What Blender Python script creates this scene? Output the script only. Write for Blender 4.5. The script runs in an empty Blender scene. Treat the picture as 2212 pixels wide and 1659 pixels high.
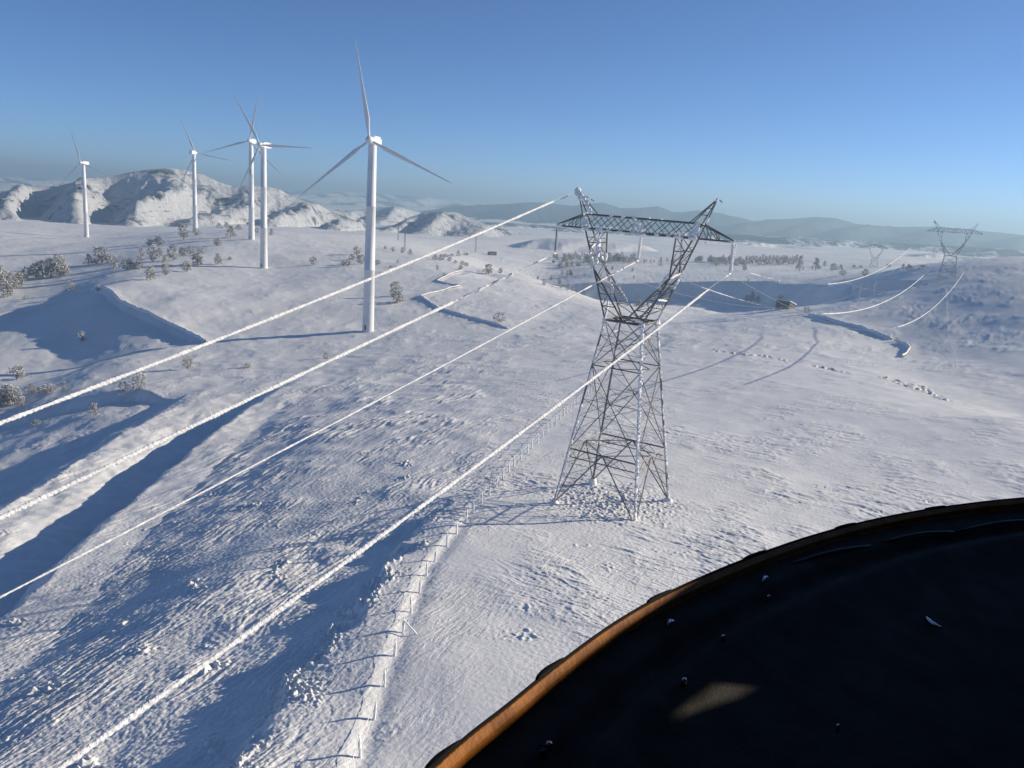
import bpy, math, random
import numpy as np
from mathutils import Vector, Matrix
R_ = math.radians
random.seed(7)
scene = bpy.context.scene
COL = scene.collection

# ------------------------------------------------------------------ camera
FPX, PITCH, ROLL = 1800.0, R_(12.2), R_(3.55)          # focal length in px of a 2212 px wide picture
_F = np.array([0, math.cos(PITCH), -math.sin(PITCH)])
_r0 = np.array([1.0, 0, 0]); _u0 = np.array([0, math.sin(PITCH), math.cos(PITCH)])
_RT = math.cos(ROLL)*_r0 + math.sin(ROLL)*_u0
_UP = -math.sin(ROLL)*_r0 + math.cos(ROLL)*_u0
cd = bpy.data.cameras.new("camera"); cam = bpy.data.objects.new("camera", cd); COL.objects.link(cam)
cd.sensor_width = 36.0; cd.lens = FPX/2212.0*36.0; cd.clip_start = 0.02; cd.clip_end = 60000
M = Matrix.Identity(4)
for i in range(3):
    M[i][0] = _RT[i]; M[i][1] = _UP[i]; M[i][2] = -_F[i]
cam.matrix_world = M
scene.camera = cam

# ------------------------------------------------------------------ light
SUN_AZ, SUN_EL = 73.3, 19.5
SUN_V = np.array([math.cos(R_(SUN_EL))*math.sin(R_(SUN_AZ)), math.cos(R_(SUN_EL))*math.cos(R_(SUN_AZ)), math.sin(R_(SUN_EL))])
w = bpy.data.worlds.new("World"); scene.world = w; w.use_nodes = True
wt = w.node_tree
sky = wt.nodes.new("ShaderNodeTexSky"); sky.sky_type = 'NISHITA'; sky.sun_disc = False
sky.sun_elevation = R_(SUN_EL); sky.sun_rotation = R_(SUN_AZ)
sky.altitude = 1200; sky.air_density = 0.6; sky.dust_density = 0.0; sky.ozone_density = 6.0
bg = wt.nodes["Background"]; bg.inputs[1].default_value = 0.099
wt.links.new(sky.outputs[0], bg.inputs[0])
sl = bpy.data.lights.new("sun", 'SUN'); sl.energy = 5.0; sl.angle = R_(0.5); sl.color = (1.0, 0.885, 0.71)
so = bpy.data.objects.new("sun", sl); COL.objects.link(so)
so.rotation_euler = Vector(tuple(-SUN_V)).to_track_quat('-Z', 'Y').to_euler()
so.location = (50, 20, 60)
scene.view_settings.view_transform = 'Standard'; scene.view_settings.look = 'None'
scene.view_settings.exposure = 0.36; scene.view_settings.gamma = 1.0

# ------------------------------------------------------------------ helpers
def ray(x, y):
    return _F + _RT*(x-1106.0)/FPX + _UP*(829.5-y)/FPX
def rays(p):
    p = np.asarray(p, float)
    return _F + _RT*((p[:, :1]-1106.0)/FPX) + _UP*((829.5-p[:, 1:])/FPX)
def at_z(x, y, z):
    v = ray(x, y); return v*z/v[2]
def azel(p):
    v = rays(p); h = np.hypot(v[:, 0], v[:, 1])
    return np.arctan2(v[:, 0], v[:, 1]), v[:, 2]/h          # azimuth, tan(elevation)
def smooth(a, b, x):
    t = np.clip((x-a)/(b-a), 0, 1); return t*t*(3-2*t)
def _hash(ix, iy, s):
    h = ix.astype(np.uint32)*np.uint32(374761393) + iy.astype(np.uint32)*np.uint32(668265263) + np.uint32((s*974634301) & 0xffffffff)
    h = (h ^ (h >> np.uint32(13)))*np.uint32(1274126177)
    h = (h ^ (h >> np.uint32(15)))*np.uint32(2246822519)
    return (h ^ (h >> np.uint32(16)))
def noise(x, y, s=0):
    x = np.asarray(x, float); y = np.asarray(y, float)
    xf = np.floor(x); yf = np.floor(y); xi = xf.astype(np.int64); yi = yf.astype(np.int64)
    fx = x-xf; fy = y-yf
    ux = fx*fx*fx*(fx*(fx*6-15)+10); uy = fy*fy*fy*(fy*(fy*6-15)+10)
    def g(a, b):
        th = _hash(xi+a, yi+b, s).astype(float)*(2*math.pi/4294967296.0)
        return np.cos(th)*(fx-a)+np.sin(th)*(fy-b)
    n0 = g(0, 0)*(1-ux)+g(1, 0)*ux
    n1 = g(0, 1)*(1-ux)+g(1, 1)*ux
    return (n0*(1-uy)+n1*uy)*1.45
def seg_dist(x, y, pl):
    """signed distance (positive = right of the line) and run along a polyline"""
    best = np.full(x.shape, 1e9); sd = np.zeros(x.shape); al = np.zeros(x.shape); acc = 0.0
    for (ax, ay), (bx, by) in zip(pl[:-1], pl[1:]):
        dx, dy = bx-ax, by-ay; L = math.hypot(dx, dy)
        t = np.clip(((x-ax)*dx+(y-ay)*dy)/(L*L), 0, 1)
        px, py = x-(ax+t*dx), y-(ay+t*dy); d = np.hypot(px, py)
        side = np.sign(px*dy-py*dx); side[side == 0] = 1
        m = d < best
        best[m] = d[m]; sd[m] = (d*side)[m]; al[m] = (acc+t*L)[m]
        acc += L
    return sd, al, acc

# ------------------------------------------------------------------ terrain shape
CTRL = [(0,0,-35),(-8,50,-36.4),(-8.3,80,-37.4),(-15,48,-36.8),(-13.5,62,-37.0),(-12.5,80,-37.8),(-11.5,95,-38.5),(14,105,-37.9),(30,60,-36.2),(60,60,-36.4),(79,122,-38),(35,150,-39.6),(60,180,-39.7),
 (110,175,-38.4),(-6,120,-39.8),(-2,150,-41.5),(5,200,-44.0),(3,250,-47.6),(0,300,-50.0),(-20,350,-51.8),
 (-24,60,-40.0),(-22,100,-41.3),(-22,160,-44.7),(-52,60,-47.6),(-52,90,-48.2),(-52,130,-49.6),(-50,190,-51.7),(-45,240,-53.0),
 (-66,110,-52.2),(-66,183,-54.4),(-66,235,-55.9),(-63,275,-57.0),(-62,350,-56.5),(-40,60,-44.2),
 (-90,135,-60.5),(-90,200,-60.6),(-88,275,-60.2),(-120,189,-69),(-117,240,-64),(-150,234,-74.5),(-190,290,-76),(-200,250,-82),(-300,200,-86),(-110,120,-68),(-150,120,-78),(-100,50,-64),
 (-213,419,-57.2),(-163,370,-60.7),(-128,343,-62.2),(-97,340,-59.7),(-124,331,-62.6),(-168,318,-70),(-190,355,-69.5),(-150,300,-66.5),(-240,410,-67.5),(-261,470,-67.0),(-340,545,-68),(-262,576,-53.5),(-200,480,-54),(-105,420,-54.0),(-112,270,-62.5),
 (-168,551,-51.1),(-222,693,-41.9),(-335,868,-47.5),(-472,914,-60),(-464,746,-61),(-330,700,-54),
 (-52,683,-47),(0,560,-48.3),(42,434,-49.2),(20,380,-50.2),(63,308,-45.2),(84,254,-41.2),(101,228,-39.6),(110,240,-40),(127,236,-39.0),(137,295,-40.2),(124,389,-41.3),
 (-120,760,-44),(20,640,-56),(-20,800,-59),
 (175,530,-50.5),(110,600,-61.0),(72,630,-65.5),(20,720,-66),(223,597,-40.3),(217,640,-43.2),(150,720,-52),(75,740,-57.0),(0,850,-59),
 (88,896,-55.5),(42,959,-57),(175,840,-50),(299,806,-42.5),(345,826,-39.3),(425,1000,-38.5),
 (204,402,-21.3),(175,318,-30.2),(146,240,-36.0),(104,166,-36.4),(167,300,-33.5),(150,350,-35.5),(268,450,-11),(330,380,-12),(300,520,-20),(310,480,-16),(250,530,-22),(200,200,-28),(330,250,-10),(400,640,-38),
 (0,-200,-38),(200,0,-34),(250,-200,-40),(-200,-150,-80),(-110,-20,-62)]
for d, zs in ((1500,(-62,-66,-67,-64,-60,-54,-44,-40)),(2600,(-74,-74,-74,-74,-72,-70,-64,-60)),(4500,(-80,)*8),(14000,(-90,)*8)):
    for a, z in zip((-60,-40,-24,-10,2,14,26,45), zs):
        CTRL.append((d*math.sin(R_(a)), d*math.cos(R_(a)), z))
for d in (1500, 5000, 14000):
    for a in (90, 135, 180, 225, 270):
        CTRL.append((d*math.sin(R_(a)), d*math.cos(R_(a)), -75))
CTRL = np.array(CTRL, float)
def _warp(x, y):
    r = np.hypot(x, y)+1e-9; g = np.log1p(r/60.0)/r
    return x*g, y*g
def _tps(d2): return 0.5*d2*np.log(d2+1e-12)
_cx, _cy = _warp(CTRL[:, 0], CTRL[:, 1]); _n = len(CTRL)
_K = _tps((_cx[:, None]-_cx)**2+(_cy[:, None]-_cy)**2)+np.eye(_n)*2e-4
_P = np.stack([np.ones(_n), _cx, _cy], 1)
_W = np.linalg.solve(np.block([[_K, _P], [_P.T, np.zeros((3, 3))]]), np.concatenate([CTRL[:, 2], [0, 0, 0]]))
def base(x, y):
    a, b = _warp(x, y); z = _W[_n]+_W[_n+1]*a+_W[_n+2]*b
    for i in range(_n):
        z = z+_W[i]*_tps((a-_cx[i])**2+(b-_cy[i])**2)
    return z
def hit_on(fn, pts, r0=30.0, r1=13000.0, n=900):
    """where the sight line through a picture point first meets the land"""
    v = rays(pts); v = v/np.hypot(v[:, 0], v[:, 1])[:, None]
    r = np.exp(np.linspace(math.log(r0), math.log(r1), n))
    X = v[:, 0:1]*r; Y = v[:, 1:2]*r; Z = v[:, 2:3]*r
    h = fn(X.ravel(), Y.ravel()).reshape(X.shape)
    below = Z < h
    idx = np.where(below.any(1), below.argmax(1), n-1)
    out = []
    for k, i in enumerate(idx):
        i = max(i, 1); a = (Z-h)[k, i-1]; b = (Z-h)[k, i]; t = a/(a-b) if a > b else 0
        t = min(max(t, 0), 1)
        rr = r[i-1]*(1-t)+r[i]*t
        out.append((v[k, 0]*rr, v[k, 1]*rr))
    return out
def dr_of(r):                                               # spacing of the land's mesh rows
    return np.clip(np.minimum(r*0.0065, r*r/37.0*0.00065), 0.075, None)

def bpl(pts): return hit_on(base, pts)
PL_TRACK = bpl([(-260,1560),(-110,1430),(0,1345),(100,1245),(200,1155),(320,1055),(450,945),(520,893),(600,848),(690,800)])
PL_FENCE = [(-8.5,36),(-8.5,48),(-8.3,60),(-7.9,69),(-7.4,80)]+bpl([(1052,1075),(1100,1018),(1180,938),(1240,878),(1330,800),(1366,770)])
PL_WALLS = bpl([(205,622),(262,655),(330,690),(385,715),(445,741)])
PL_DRIFTZ = bpl([(998,585),(944,609),(994,620),(908,645),(953,669),(1100,712)])
PL_HUTWALL = bpl([(1748,682),(1780,690),(1814,700),(1880,718),(1928,733)])
PL_TRAIL = bpl([(1560,757),(1610,766),(1690,776),(1778,793),(1853,808),(1904,820),(1979,836),(2024,853),(2075,869)])
PL_RFENCE = bpl([(2043,628),(2046,703),(2051,742),(2060,769),(2066,796),(2039,799),(1979,797),(1934,793),(1874,788),(1784,781)])
PL_RAVINE = bpl([(1060,585),(1180,588),(1300,598),(1450,600),(1600,606),(1750,612),(1835,618)])
MOUND = bpl([(470,655),(415,672),(560,640)])
PL_SPUR2 = bpl([(-40,920),(60,905),(140,880),(200,868),(300,850),(400,868)])

# distant relief: (skyline in picture points, distance, front width, back width, spur height, spur period, base z)
HILLS = [
 dict(sky=[(-420,470),(-200,440),(-60,425),(20,412),(60,406),(130,400),(190,386),(240,381),(290,370),(330,365.5),(365,363),(400,367),(440,377),(470,392),(500,402),(540,401),(580,404),(605,409),(625,422),(650,432),(690,445),(740,465),(800,490)], R=1780, wf=500, wb=700, amp=36, per=125, zb=-72, seed=3, sl=.22),
 dict(sky=[(640,495),(700,458),(730,452),(770,455),(800,452),(850,445),(890,455),(930,470),(1000,492)], R=2500, wf=500, wb=500, amp=24, per=130, zb=-74, seed=9),
 dict(sky=[(790,500),(850,486),(890,468),(915,459),(935,457),(965,458),(985,459),(1005,467),(1030,478),(1070,492),(1120,502)], R=1750, wf=230, wb=260, amp=15, per=95, zb=-69, seed=14),
 dict(sky=[(-300,400),(0,381),(150,392),(300,399),(500,408),(700,412),(900,424),(1010,436),(1100,441),(1300,452),(1600,474),(2212,508),(2600,530)], R=8200, wf=2800, wb=1500, amp=40, per=500, zb=-90, seed=21),
 dict(sky=[(950,445),(1060,442),(1100,440),(1140,437),(1180,438.5),(1240,444),(1270,441),(1301,437.5),(1341,449),(1380,449),(1422,445.5),(1454,458),(1480,457.5),(1508,454),(1544,458),(1600,471),(1629,479),(1659,473),(1695,474),(1763,468),(1807,471.5),(1846,483),(1895,489),(1934,491.5),(2027,489.5),(2126,500),(2212,508),(2400,520)], R=4900, wf=1500, wb=1000, amp=34, per=330, zb=-85, seed=5),
 dict(sky=[(1000,480),(1100,486),(1200,490),(1400,497),(1604,507),(1714,513),(1824,519),(1950,526),(2212,540),(2400,552)], R=2900, wf=650, wb=600, amp=14, per=160, zb=-76, seed=31),
 dict(sky=[(1380,545),(1450,536),(1550,528),(1640,527),(1720,531),(1800,541),(1860,552)], R=1900, wf=380, wb=300, amp=20, per=120, zb=-72, seed=51),
 dict(sky=[(1840,582),(1880,562),(1920,553),(1980,549),(2050,548),(2120,557),(2200,570)], R=1500, wf=235, wb=300, amp=14, per=90, zb=-62, seed=57),
 dict(sky=[(930,566),(1000,556),(1050,546),(1100,532),(1150,519),(1190,515),(1260,516),(1330,522),(1420,535)], R=1150, wf=170, wb=260, amp=3, per=60, zb=-62, seed=41),
]
for h in HILLS:
    a, t = azel(h['sky']); h['a'] = a; h['t'] = t
def hills(x, y, z):
    r = np.hypot(x, y); az = np.arctan2(x, y)
    woods = np.zeros(x.shape); scrub_dim = np.zeros(x.shape)
    for h in HILLS:
        m = (r > h['R']-h['wf']*1.3) & (r < h['R']+h['wb']*1.3) & (az > h['a'][0]-.05) & (az < h['a'][-1]+.05)
        if not m.any(): continue
        X = x[m]; Y = y[m]; rr = r[m]; aa = az[m]
        P = h['per']
        wob = noise(X/(P*2.2), Y/(P*2.2), h['seed'])*P*0.55
        RR = h['R']+noise(aa*h['R']/(P*2.5), aa*0+3.3, h['seed']+1)*h['wf']*0.10
        zc = RR*np.interp(aa, h['a'], h['t'])
        edge = smooth(h['a'][0]-.04, h['a'][0]+.02, aa)*(1-smooth(h['a'][-1]-.02, h['a'][-1]+.04, aa))
        d = (rr-RR)
        f = np.where(d < 0, 1+d/h['wf'], 1-d/h['wb'])
        f = np.clip(f, 0, 1)
        prof = np.where(d < 0, f**1.25, smooth(0, 1, f))
        across = aa*h['R']-h.get('sl', .42)*d+wob
        u = across/P; s = u-np.floor(u)
        saw = np.where(s < 0.64, s/0.64, (1-s)/0.36)         # long flank on the left, steeper on the right
        saw = saw*saw*(3-2*saw)
        amp = h['amp']*(0.75+0.5*(noise(np.floor(u)*0.37+.2, rr/(P*3), h['seed']+2)+.5))
        env = np.where(d < 0, np.clip(4.5*(1-f)+.12, 0, 1)*np.clip(2.2*f, 0, 1), 0.5*4*f*(1-f))
        rdg = (.5-np.abs(noise(X/(P*.30), Y/(P*.30), h['seed']+14)))*h['amp']*.24+(.5-np.abs(noise(X/(P*.15), Y/(P*.15), h['seed']+15)))*h['amp']*.15
        det = rdg+noise(X/(P*.35), Y/(P*.35), h['seed']+4)*h['amp']*.16+noise(X/(P*.14), Y/(P*.14), h['seed']+5)*h['amp']*.08
        det2 = noise(X/(P*.06), Y/(P*.06), h['seed']+6)*h['amp']*.035*(rr < 2600)
        zh = h['zb']-4+(zc-h['zb']+4)*prof*edge+(amp*saw-.72*h['amp']+det+det2)*env*edge
        k = zh > z[m]
        zz = z[m]; zz[k] = zh[k]; z[m] = zz
        wd = woods[m]
        forest = smooth(.05, .35, noise(aa*h['R']/(P*1.9), rr/(P*.8), h['seed']+7)+noise(X/(P*.5), Y/(P*.5), h['seed']+8)*.5)
        lev = {4900: 1.0, 2900: .95, 8200: .7, 2500: .4, 1750: .45, 1780: .45}.get(h['R'], 0); fb_ = {4900: .85, 2900: .45, 8200: .35}.get(h['R'], 0)
        wd[k] = (np.clip(forest*.75+fb_, 0, 1)*lev)[k]; woods[m] = wd
        sc = scrub_dim[m]; sc[k] = {1750: 1.0, 1780: 1.0, 2500: .9, 2900: .5, 1900: .3, 1500: .3}.get(h['R'], 0)*np.clip(prof*40, 0, 1)[k]; scrub_dim[m] = sc
    return z, woods+1j*scrub_dim

def sastrugi(x, y, deg, lu, lv, seed):
    a = R_(deg); u = x*math.sin(a)+y*math.cos(a); v = x*math.cos(a)-y*math.sin(a)
    wx = noise(x/6.0, y/6.0, seed+11)*1.3; wy = noise(x/6.0, y/6.0, seed+12)*.9
    n = noise((u+wx)/lu, (v+wy)/lv, seed)
    return np.maximum(0, 0.62-np.abs(n)*1.5)+0.45*np.clip(n, 0, .5)

def land(x, y, detail=True):
    x = np.asarray(x, float); y = np.asarray(y, float)
    z = base(x, y); r = np.hypot(x, y); dr = dr_of(r)
    # a turbine track cut into the flank
    near = (r < 700)
    X = x[near]; Y = y[near]; Z = z[near]
    sd, al, L = seg_dist(X, Y, PL_TRACK)
    fade = smooth(0, 12, al)*(1-smooth(L-90, L-6, al))
    sdw = sd+noise(X/9, Y/9, 61)*1.1+noise(X/2.6, Y/2.6, 62)*.55
    prof = np.interp(sdw, [-60,-48,-37,-31,-27.5,-24,-17,-9,-5.5,0,.8,2.2,5.0,9,17,27], [0,-1.2,-2.6,-.8,2.2,2.5,.4,-3.2,-4.6,.35,.35,.05,-.35,-.95,-.4,0])
    Z = Z+prof*fade
    sd2, al2, L2 = seg_dist(X, Y, PL_SPUR2)
    f2 = smooth(0, 10, al2)*(1-smooth(L2-25, L2, al2))
    Z = Z+f2*np.interp(-sd2, [-16,-8,-2,0,3,10,22], [0,-.9,-1.6,1.4,1.3,.9,0])
    s5, a5, l5 = seg_dist(X, Y, PL_RAVINE)
    Z = Z+np.interp(s5+noise(X/30, Y/30, 67)*7, [-10,0,22,60,120], [0,0,-13,-12.5,0])*smooth(0, 70, a5)+np.exp(-((s5-45)/40)**2)*noise(X/28, Y/28, 68)*3.0*(1-smooth(l5-70, l5, a5))
    rough_p = sum(np.exp(-(((X-mx_)**2+(Y-my_)**2)/(26.0**2))) for mx_, my_ in MOUND)
    Z = Z+np.clip(rough_p, 0, 1.2)*1.6
    # snow bank west of the near fence
    sdf, alf, Lf = seg_dist(X, Y, PL_FENCE)
    ed = -sdf-np.interp(alf, [0,14,30,48], [9.0,8.0,5.8,4.6])+noise(X/3.6, Y/3.6, 71)*2.0+noise(X/.9, Y/.9, 72)*.45
    fb = (1-smooth(50, 75, alf))
    Z = Z+fb*(-1.15*smooth(-.9, 1.3, ed)+1.15*smooth(3, 20, ed)-.25*np.exp(-(sdf/.9)**2)+.12*np.exp(-((sdf+1.0)/1.2)**2))
    cl = np.exp(-(ed/1.5)**2)*fb*smooth(-.25, .3, noise(X/4.5, Y/4.5, 75)+.05)
    Z = Z+cl*np.clip(noise(X/.42, Y/.42, 73)+.02, 0, 1)*.55+cl*np.clip(noise(X/.2, Y/.2, 74), 0, 1)*.3
    # snow covered field banks
    for pl, xs, zs in ((PL_WALLS, [-14,-4,-.8,.5,3.0,40,95], [0,.4,.9,.8,-1.2,-2.6,0]),
                       (PL_DRIFTZ, [-7,-2,-.4,.5,3,7], [0,-.1,.35,.4,.2,0]),
                       (PL_HUTWALL, [-6,-2,-.5,.4,2.0,5], [0,.12,.35,.3,-.1,0])):
        s3, a3, l3 = seg_dist(X, Y, pl)
        Z = Z+np.interp(s3+noise(X/4, Y/4, 81)*.6+noise(X/15, Y/15, 82)*1.6, xs, zs)*smooth(-.1, 6, a3)*(1-smooth(l3-6, l3+.1, a3))
    s4, a4, l4 = seg_dist(X, Y, PL_TRAIL)
    Z = Z+np.exp(-((s4+noise(X/14, Y/14, 92)*5)/1.5)**2)*np.clip(noise(X/1.1, Y/1.1, 91)*1.3*smooth(-.3,.3,noise(X/7, Y/7, 93)+.1), -.35, .5)
    # wind carved snow
    rr = r[near]; D = dr[near]
    def lod(lam): return np.clip((lam/D-.75)/1.3, 0, 1)
    if detail:
        patch = smooth(-.25, .35, noise(X/17, Y/17, 101)+.5*noise(X/6, Y/6, 102))
        left = 1-smooth(-14, 8, X+noise(X/20, Y/20, 103)*8)
        onflank = left*(1-smooth(215, 330, Y))
        amp = .10+(.05+.03*smooth(80, 140, rr))*onflank*(1-.6*smooth(-8, -13, sdf)*0)
        road = np.exp(-((sd+8)/13.0)**4)*fade
        amp = amp*(1-.8*road)
        strip = np.exp(-((sdf-4)/7.5)**2)*fb
        amp = amp*(1-.75*strip)
        right = 1-left
        Z = Z+amp*(.35+.9*patch)*(smooth(90, 170, rr)*(1.5*sastrugi(X, Y, 27, 8.0, 1.9, 114)*lod(1.9)+.7*sastrugi(X, Y, 40, 4.0, 1.3, 115)*lod(1.3))+.8*sastrugi(X, Y, 24, 5.0, .95, 111)*lod(1.0)+.55*sastrugi(X, Y, 30, 2.2, .42, 112)*lod(.45)+.3*sastrugi(X, Y, 36, 1.1, .2, 113)*lod(.25))*left*1.35
        Z = Z+amp*(.15+1.1*patch)*(sastrugi(X, Y, 128, 2.6, .8, 121)*lod(1.0)+.5*sastrugi(X, Y, 112, 1.0, .35, 122)*lod(.45)+1.2*sastrugi(X, Y, 118, 9, 2.2, 123)*lod(2.5))*right*1.5
        Z = Z+(1-.7*strip)*(noise(X/.42, Y/.42, 131)*.022*lod(.5)+noise(X/.2, Y/.2, 132)*.012*lod(.3))*(1+onflank)
        under = np.hypot(X-14.3, Y-105.4)
        Z = Z+np.exp(-(under/9.5)**4)*(np.clip(noise(X/.5, Y/.5, 141), -.1, 1)*.22+np.clip(noise(X/.28, Y/.28, 142), 0, 1)*.12)*lod(.5)
        Z = Z+noise(X/13, Y/13, 151)*.28*(.5+onflank)+noise(X/5.2, Y/5.2, 152)*.12*(.5+onflank)
        Z = Z+np.clip(rough_p, 0, 1)*(.9*sastrugi(X, Y, 55, 11, 3.2, 176)*lod(2)+.4*sastrugi(X, Y, 62, 5, 1.6, 177)*lod(1.6))
        # brush standing through the snow
        br = np.clip(noise(X/4.5, Y/4.5, 161)-.48, 0, 1)*2.2
        Z = Z+br*np.clip(noise(X/.5, Y/.5, 162), 0, 1)*.75*lod(.5)*(.5+onflank)*(1-strip)
        Z = Z+smooth(180, 320, rr)*(sastrugi(X, Y, 60, 14, 4, 171)*.45*patch+sastrugi(X, Y, 75, 7, 2.2, 173)*.19*patch*(1-smooth(330, 520, rr))+noise(X/26, Y/26, 172)*.5)
    Z = Z+noise(X/45, Y/45, 181)*.55*smooth(60, 160, rr)
    z[near] = Z
    far = ~near
    if far.any():
        X = x[far]; Y = y[far]; q = smooth(700, 900, r[far])
        z[far] += noise(X/45, Y/45, 181)*.55*(1-smooth(1500, 2500, r[far]))+q*(noise(X/120, Y/120, 182)*2.2+noise(X/300, Y/300, 183)*3.5)+(noise(X/26, Y/26, 172)*.5+sastrugi(X, Y, 60, 14, 4, 171)*.4)*(1-smooth(900, 1500, r[far]))
    # far relief
    z, woods = hills(x, y, z)
    return z, woods
def zland(x, y):
    return float(land(np.array([x], float), np.array([y], float))[0][0])
def zsmooth(X, Y): return land(X, Y, detail=False)[0]
def hit(pts, **k):
    pts = np.asarray(pts, float)
    xy = hit_on(zsmooth, pts, **k)
    X = np.array([p[0] for p in xy]); Y = np.array([p[1] for p in xy])
    Z = land(X, Y)[0]
    return [Vector((a, b, c)) for a, b, c in zip(X, Y, Z)]

# ------------------------------------------------------------------ materials
def mat(name, col, rough=0.6, spec=0.3, metal=0.0):
    m = bpy.data.materials.new(name); m.use_nodes = True
    b = m.node_tree.nodes["Principled BSDF"]
    b.inputs["Base Color"].default_value = (*col, 1); b.inputs["Roughness"].default_value = rough
    b.inputs["Specular IOR Level"].default_value = spec; b.inputs["Metallic"].default_value = metal
    return m
def N(m, t, **k):
    n = m.node_tree.nodes.new(t)
    for a, v in k.items(): setattr(n, a, v)
    return n
def vary(m, c0, c1, scale, detail=4, bump=0.0, bscale=None, coord="Object", lo=.35, hi=.65):
    nt = m.node_tree; b = nt.nodes["Principled BSDF"]
    tc = N(m, "ShaderNodeTexCoord"); n = N(m, "ShaderNodeTexNoise"); n.inputs["Scale"].default_value = scale; n.inputs["Detail"].default_value = detail
    cr = N(m, "ShaderNodeValToRGB"); cr.color_ramp.elements[0].position = lo; cr.color_ramp.elements[1].position = hi
    cr.color_ramp.elements[0].color = (*c0, 1); cr.color_ramp.elements[1].color = (*c1, 1)
    nt.links.new(tc.outputs[coord], n.inputs["Vector"]); nt.links.new(n.outputs["Fac"], cr.inputs[0]); nt.links.new(cr.outputs[0], b.inputs["Base Color"])
    if bump:
        n2 = N(m, "ShaderNodeTexNoise"); n2.inputs["Scale"].default_value = bscale or scale*3; n2.inputs["Detail"].default_value = 5
        bp = N(m, "ShaderNodeBump"); bp.inputs["Strength"].default_value = bump; bp.inputs["Distance"].default_value = 0.05
        nt.links.new(tc.outputs[coord], n2.inputs["Vector"]); nt.links.new(n2.outputs["Fac"], bp.inputs["Height"]); nt.links.new(bp.outputs[0], b.inputs["Normal"])
    return m
MAT = {}
m = MAT['snow'] = mat('snow', (.80, .80, .80), .55, .25)
vary(m, (.77, .765, .755), (.83, .825, .81), .35, 6)
nt = m.node_tree; b = nt.nodes["Principled BSDF"]
geo = N(m, "ShaderNodeNewGeometry"); sx = N(m, "ShaderNodeSeparateXYZ"); nt.links.new(geo.outputs["Position"], sx.inputs[0])
def ripple(deg, sc, det, rough_, warp):
    mp = N(m, "ShaderNodeMapping", vector_type='TEXTURE'); mp.inputs["Rotation"].default_value = (0, 0, R_(deg)); mp.inputs["Scale"].default_value = sc
    n = N(m, "ShaderNodeTexNoise"); n.inputs["Scale"].default_value = 1; n.inputs["Detail"].default_value = det; n.inputs["Roughness"].default_value = rough_; n.inputs["Distortion"].default_value = warp
    nt.links.new(geo.outputs["Position"], mp.inputs[0]); nt.links.new(mp.outputs[0], n.inputs["Vector"]); return n
nl = ripple(-26+90, (2.6, .75, 1.2), 6, .62, .8); nr = ripple(-122+90, (2.0, .42, 1.2), 6, .55, .5)
wl = N(m, "ShaderNodeMapRange"); wl.inputs[1].default_value = -12; wl.inputs[2].default_value = 30; nt.links.new(sx.outputs[0], wl.inputs[0])
rs = N(m, "ShaderNodeMapRange"); rs.inputs[1].default_value = .46; rs.inputs[2].default_value = .74; rs.inputs[3].default_value = .36; rs.inputs[4].default_value = .56; nt.links.new(nr.outputs['Fac'], rs.inputs[0])
mxr = N(m, "ShaderNodeMix", data_type='FLOAT'); nt.links.new(wl.outputs[0], mxr.inputs[0]); nt.links.new(nl.outputs["Fac"], mxr.inputs[2]); nt.links.new(rs.outputs[0], mxr.inputs[3])
rp = N(m, "ShaderNodeMapRange"); rp.inputs[1].default_value = .36; rp.inputs[2].default_value = .66; rp.interpolation_type = 'SMOOTHSTEP'; nt.links.new(mxr.outputs[0], rp.inputs[0])
pt = N(m, "ShaderNodeTexNoise"); pt.inputs["Scale"].default_value = .07; pt.inputs["Detail"].default_value = 3; nt.links.new(geo.outputs["Position"], pt.inputs["Vector"])
pr = N(m, "ShaderNodeMapRange"); pr.inputs[1].default_value = .38; pr.inputs[2].default_value = .62; pr.inputs[3].default_value = .06; pr.inputs[4].default_value = .75; nt.links.new(pt.outputs["Fac"], pr.inputs[0])
b1 = N(m, "ShaderNodeBump"); b1.inputs["Distance"].default_value = .18; bw = N(m, "ShaderNodeMapRange"); bw.inputs[1].default_value = -12; bw.inputs[2].default_value = 20; bw.inputs[3].default_value = .75; bw.inputs[4].default_value = 1.0; nt.links.new(sx.outputs[0], bw.inputs[0])
bm_ = N(m, "ShaderNodeMath", operation='MULTIPLY'); nt.links.new(pr.outputs[0], bm_.inputs[0]); nt.links.new(bw.outputs[0], bm_.inputs[1]); nt.links.new(bm_.outputs[0], b1.inputs["Strength"]); nt.links.new(rp.outputs[0], b1.inputs["Height"])
n1 = N(m, "ShaderNodeTexNoise"); n1.inputs["Scale"].default_value = 3.4; n1.inputs["Detail"].default_value = 6; n1.inputs["Roughness"].default_value = .65; nt.links.new(geo.outputs["Position"], n1.inputs["Vector"])
b2 = N(m, "ShaderNodeBump"); b2.inputs["Strength"].default_value = .28; b2.inputs["Distance"].default_value = .06
nt.links.new(n1.outputs["Fac"], b2.inputs["Height"]); nt.links.new(b1.outputs[0], b2.inputs["Normal"]); nt.links.new(b2.outputs[0], b.inputs["Normal"])
m = MAT['hill_snow'] = mat('hill_snow', (.78, .78, .78), .7, .1)
nt = m.node_tree; b = nt.nodes["Principled BSDF"]
at = N(m, "ShaderNodeAttribute", attribute_name="woods"); geo = N(m, "ShaderNodeNewGeometry")
n1 = N(m, "ShaderNodeTexNoise"); n1.inputs["Scale"].default_value = .035; n1.inputs["Detail"].default_value = 9; n1.inputs["Roughness"].default_value = .7
cr = N(m, "ShaderNodeValToRGB"); cr.color_ramp.elements[0].position = .50; cr.color_ramp.elements[1].position = .60
mu = N(m, "ShaderNodeMath", operation='MULTIPLY_ADD'); mu.inputs[1].default_value = .45; mu.inputs[2].default_value = .28
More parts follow.
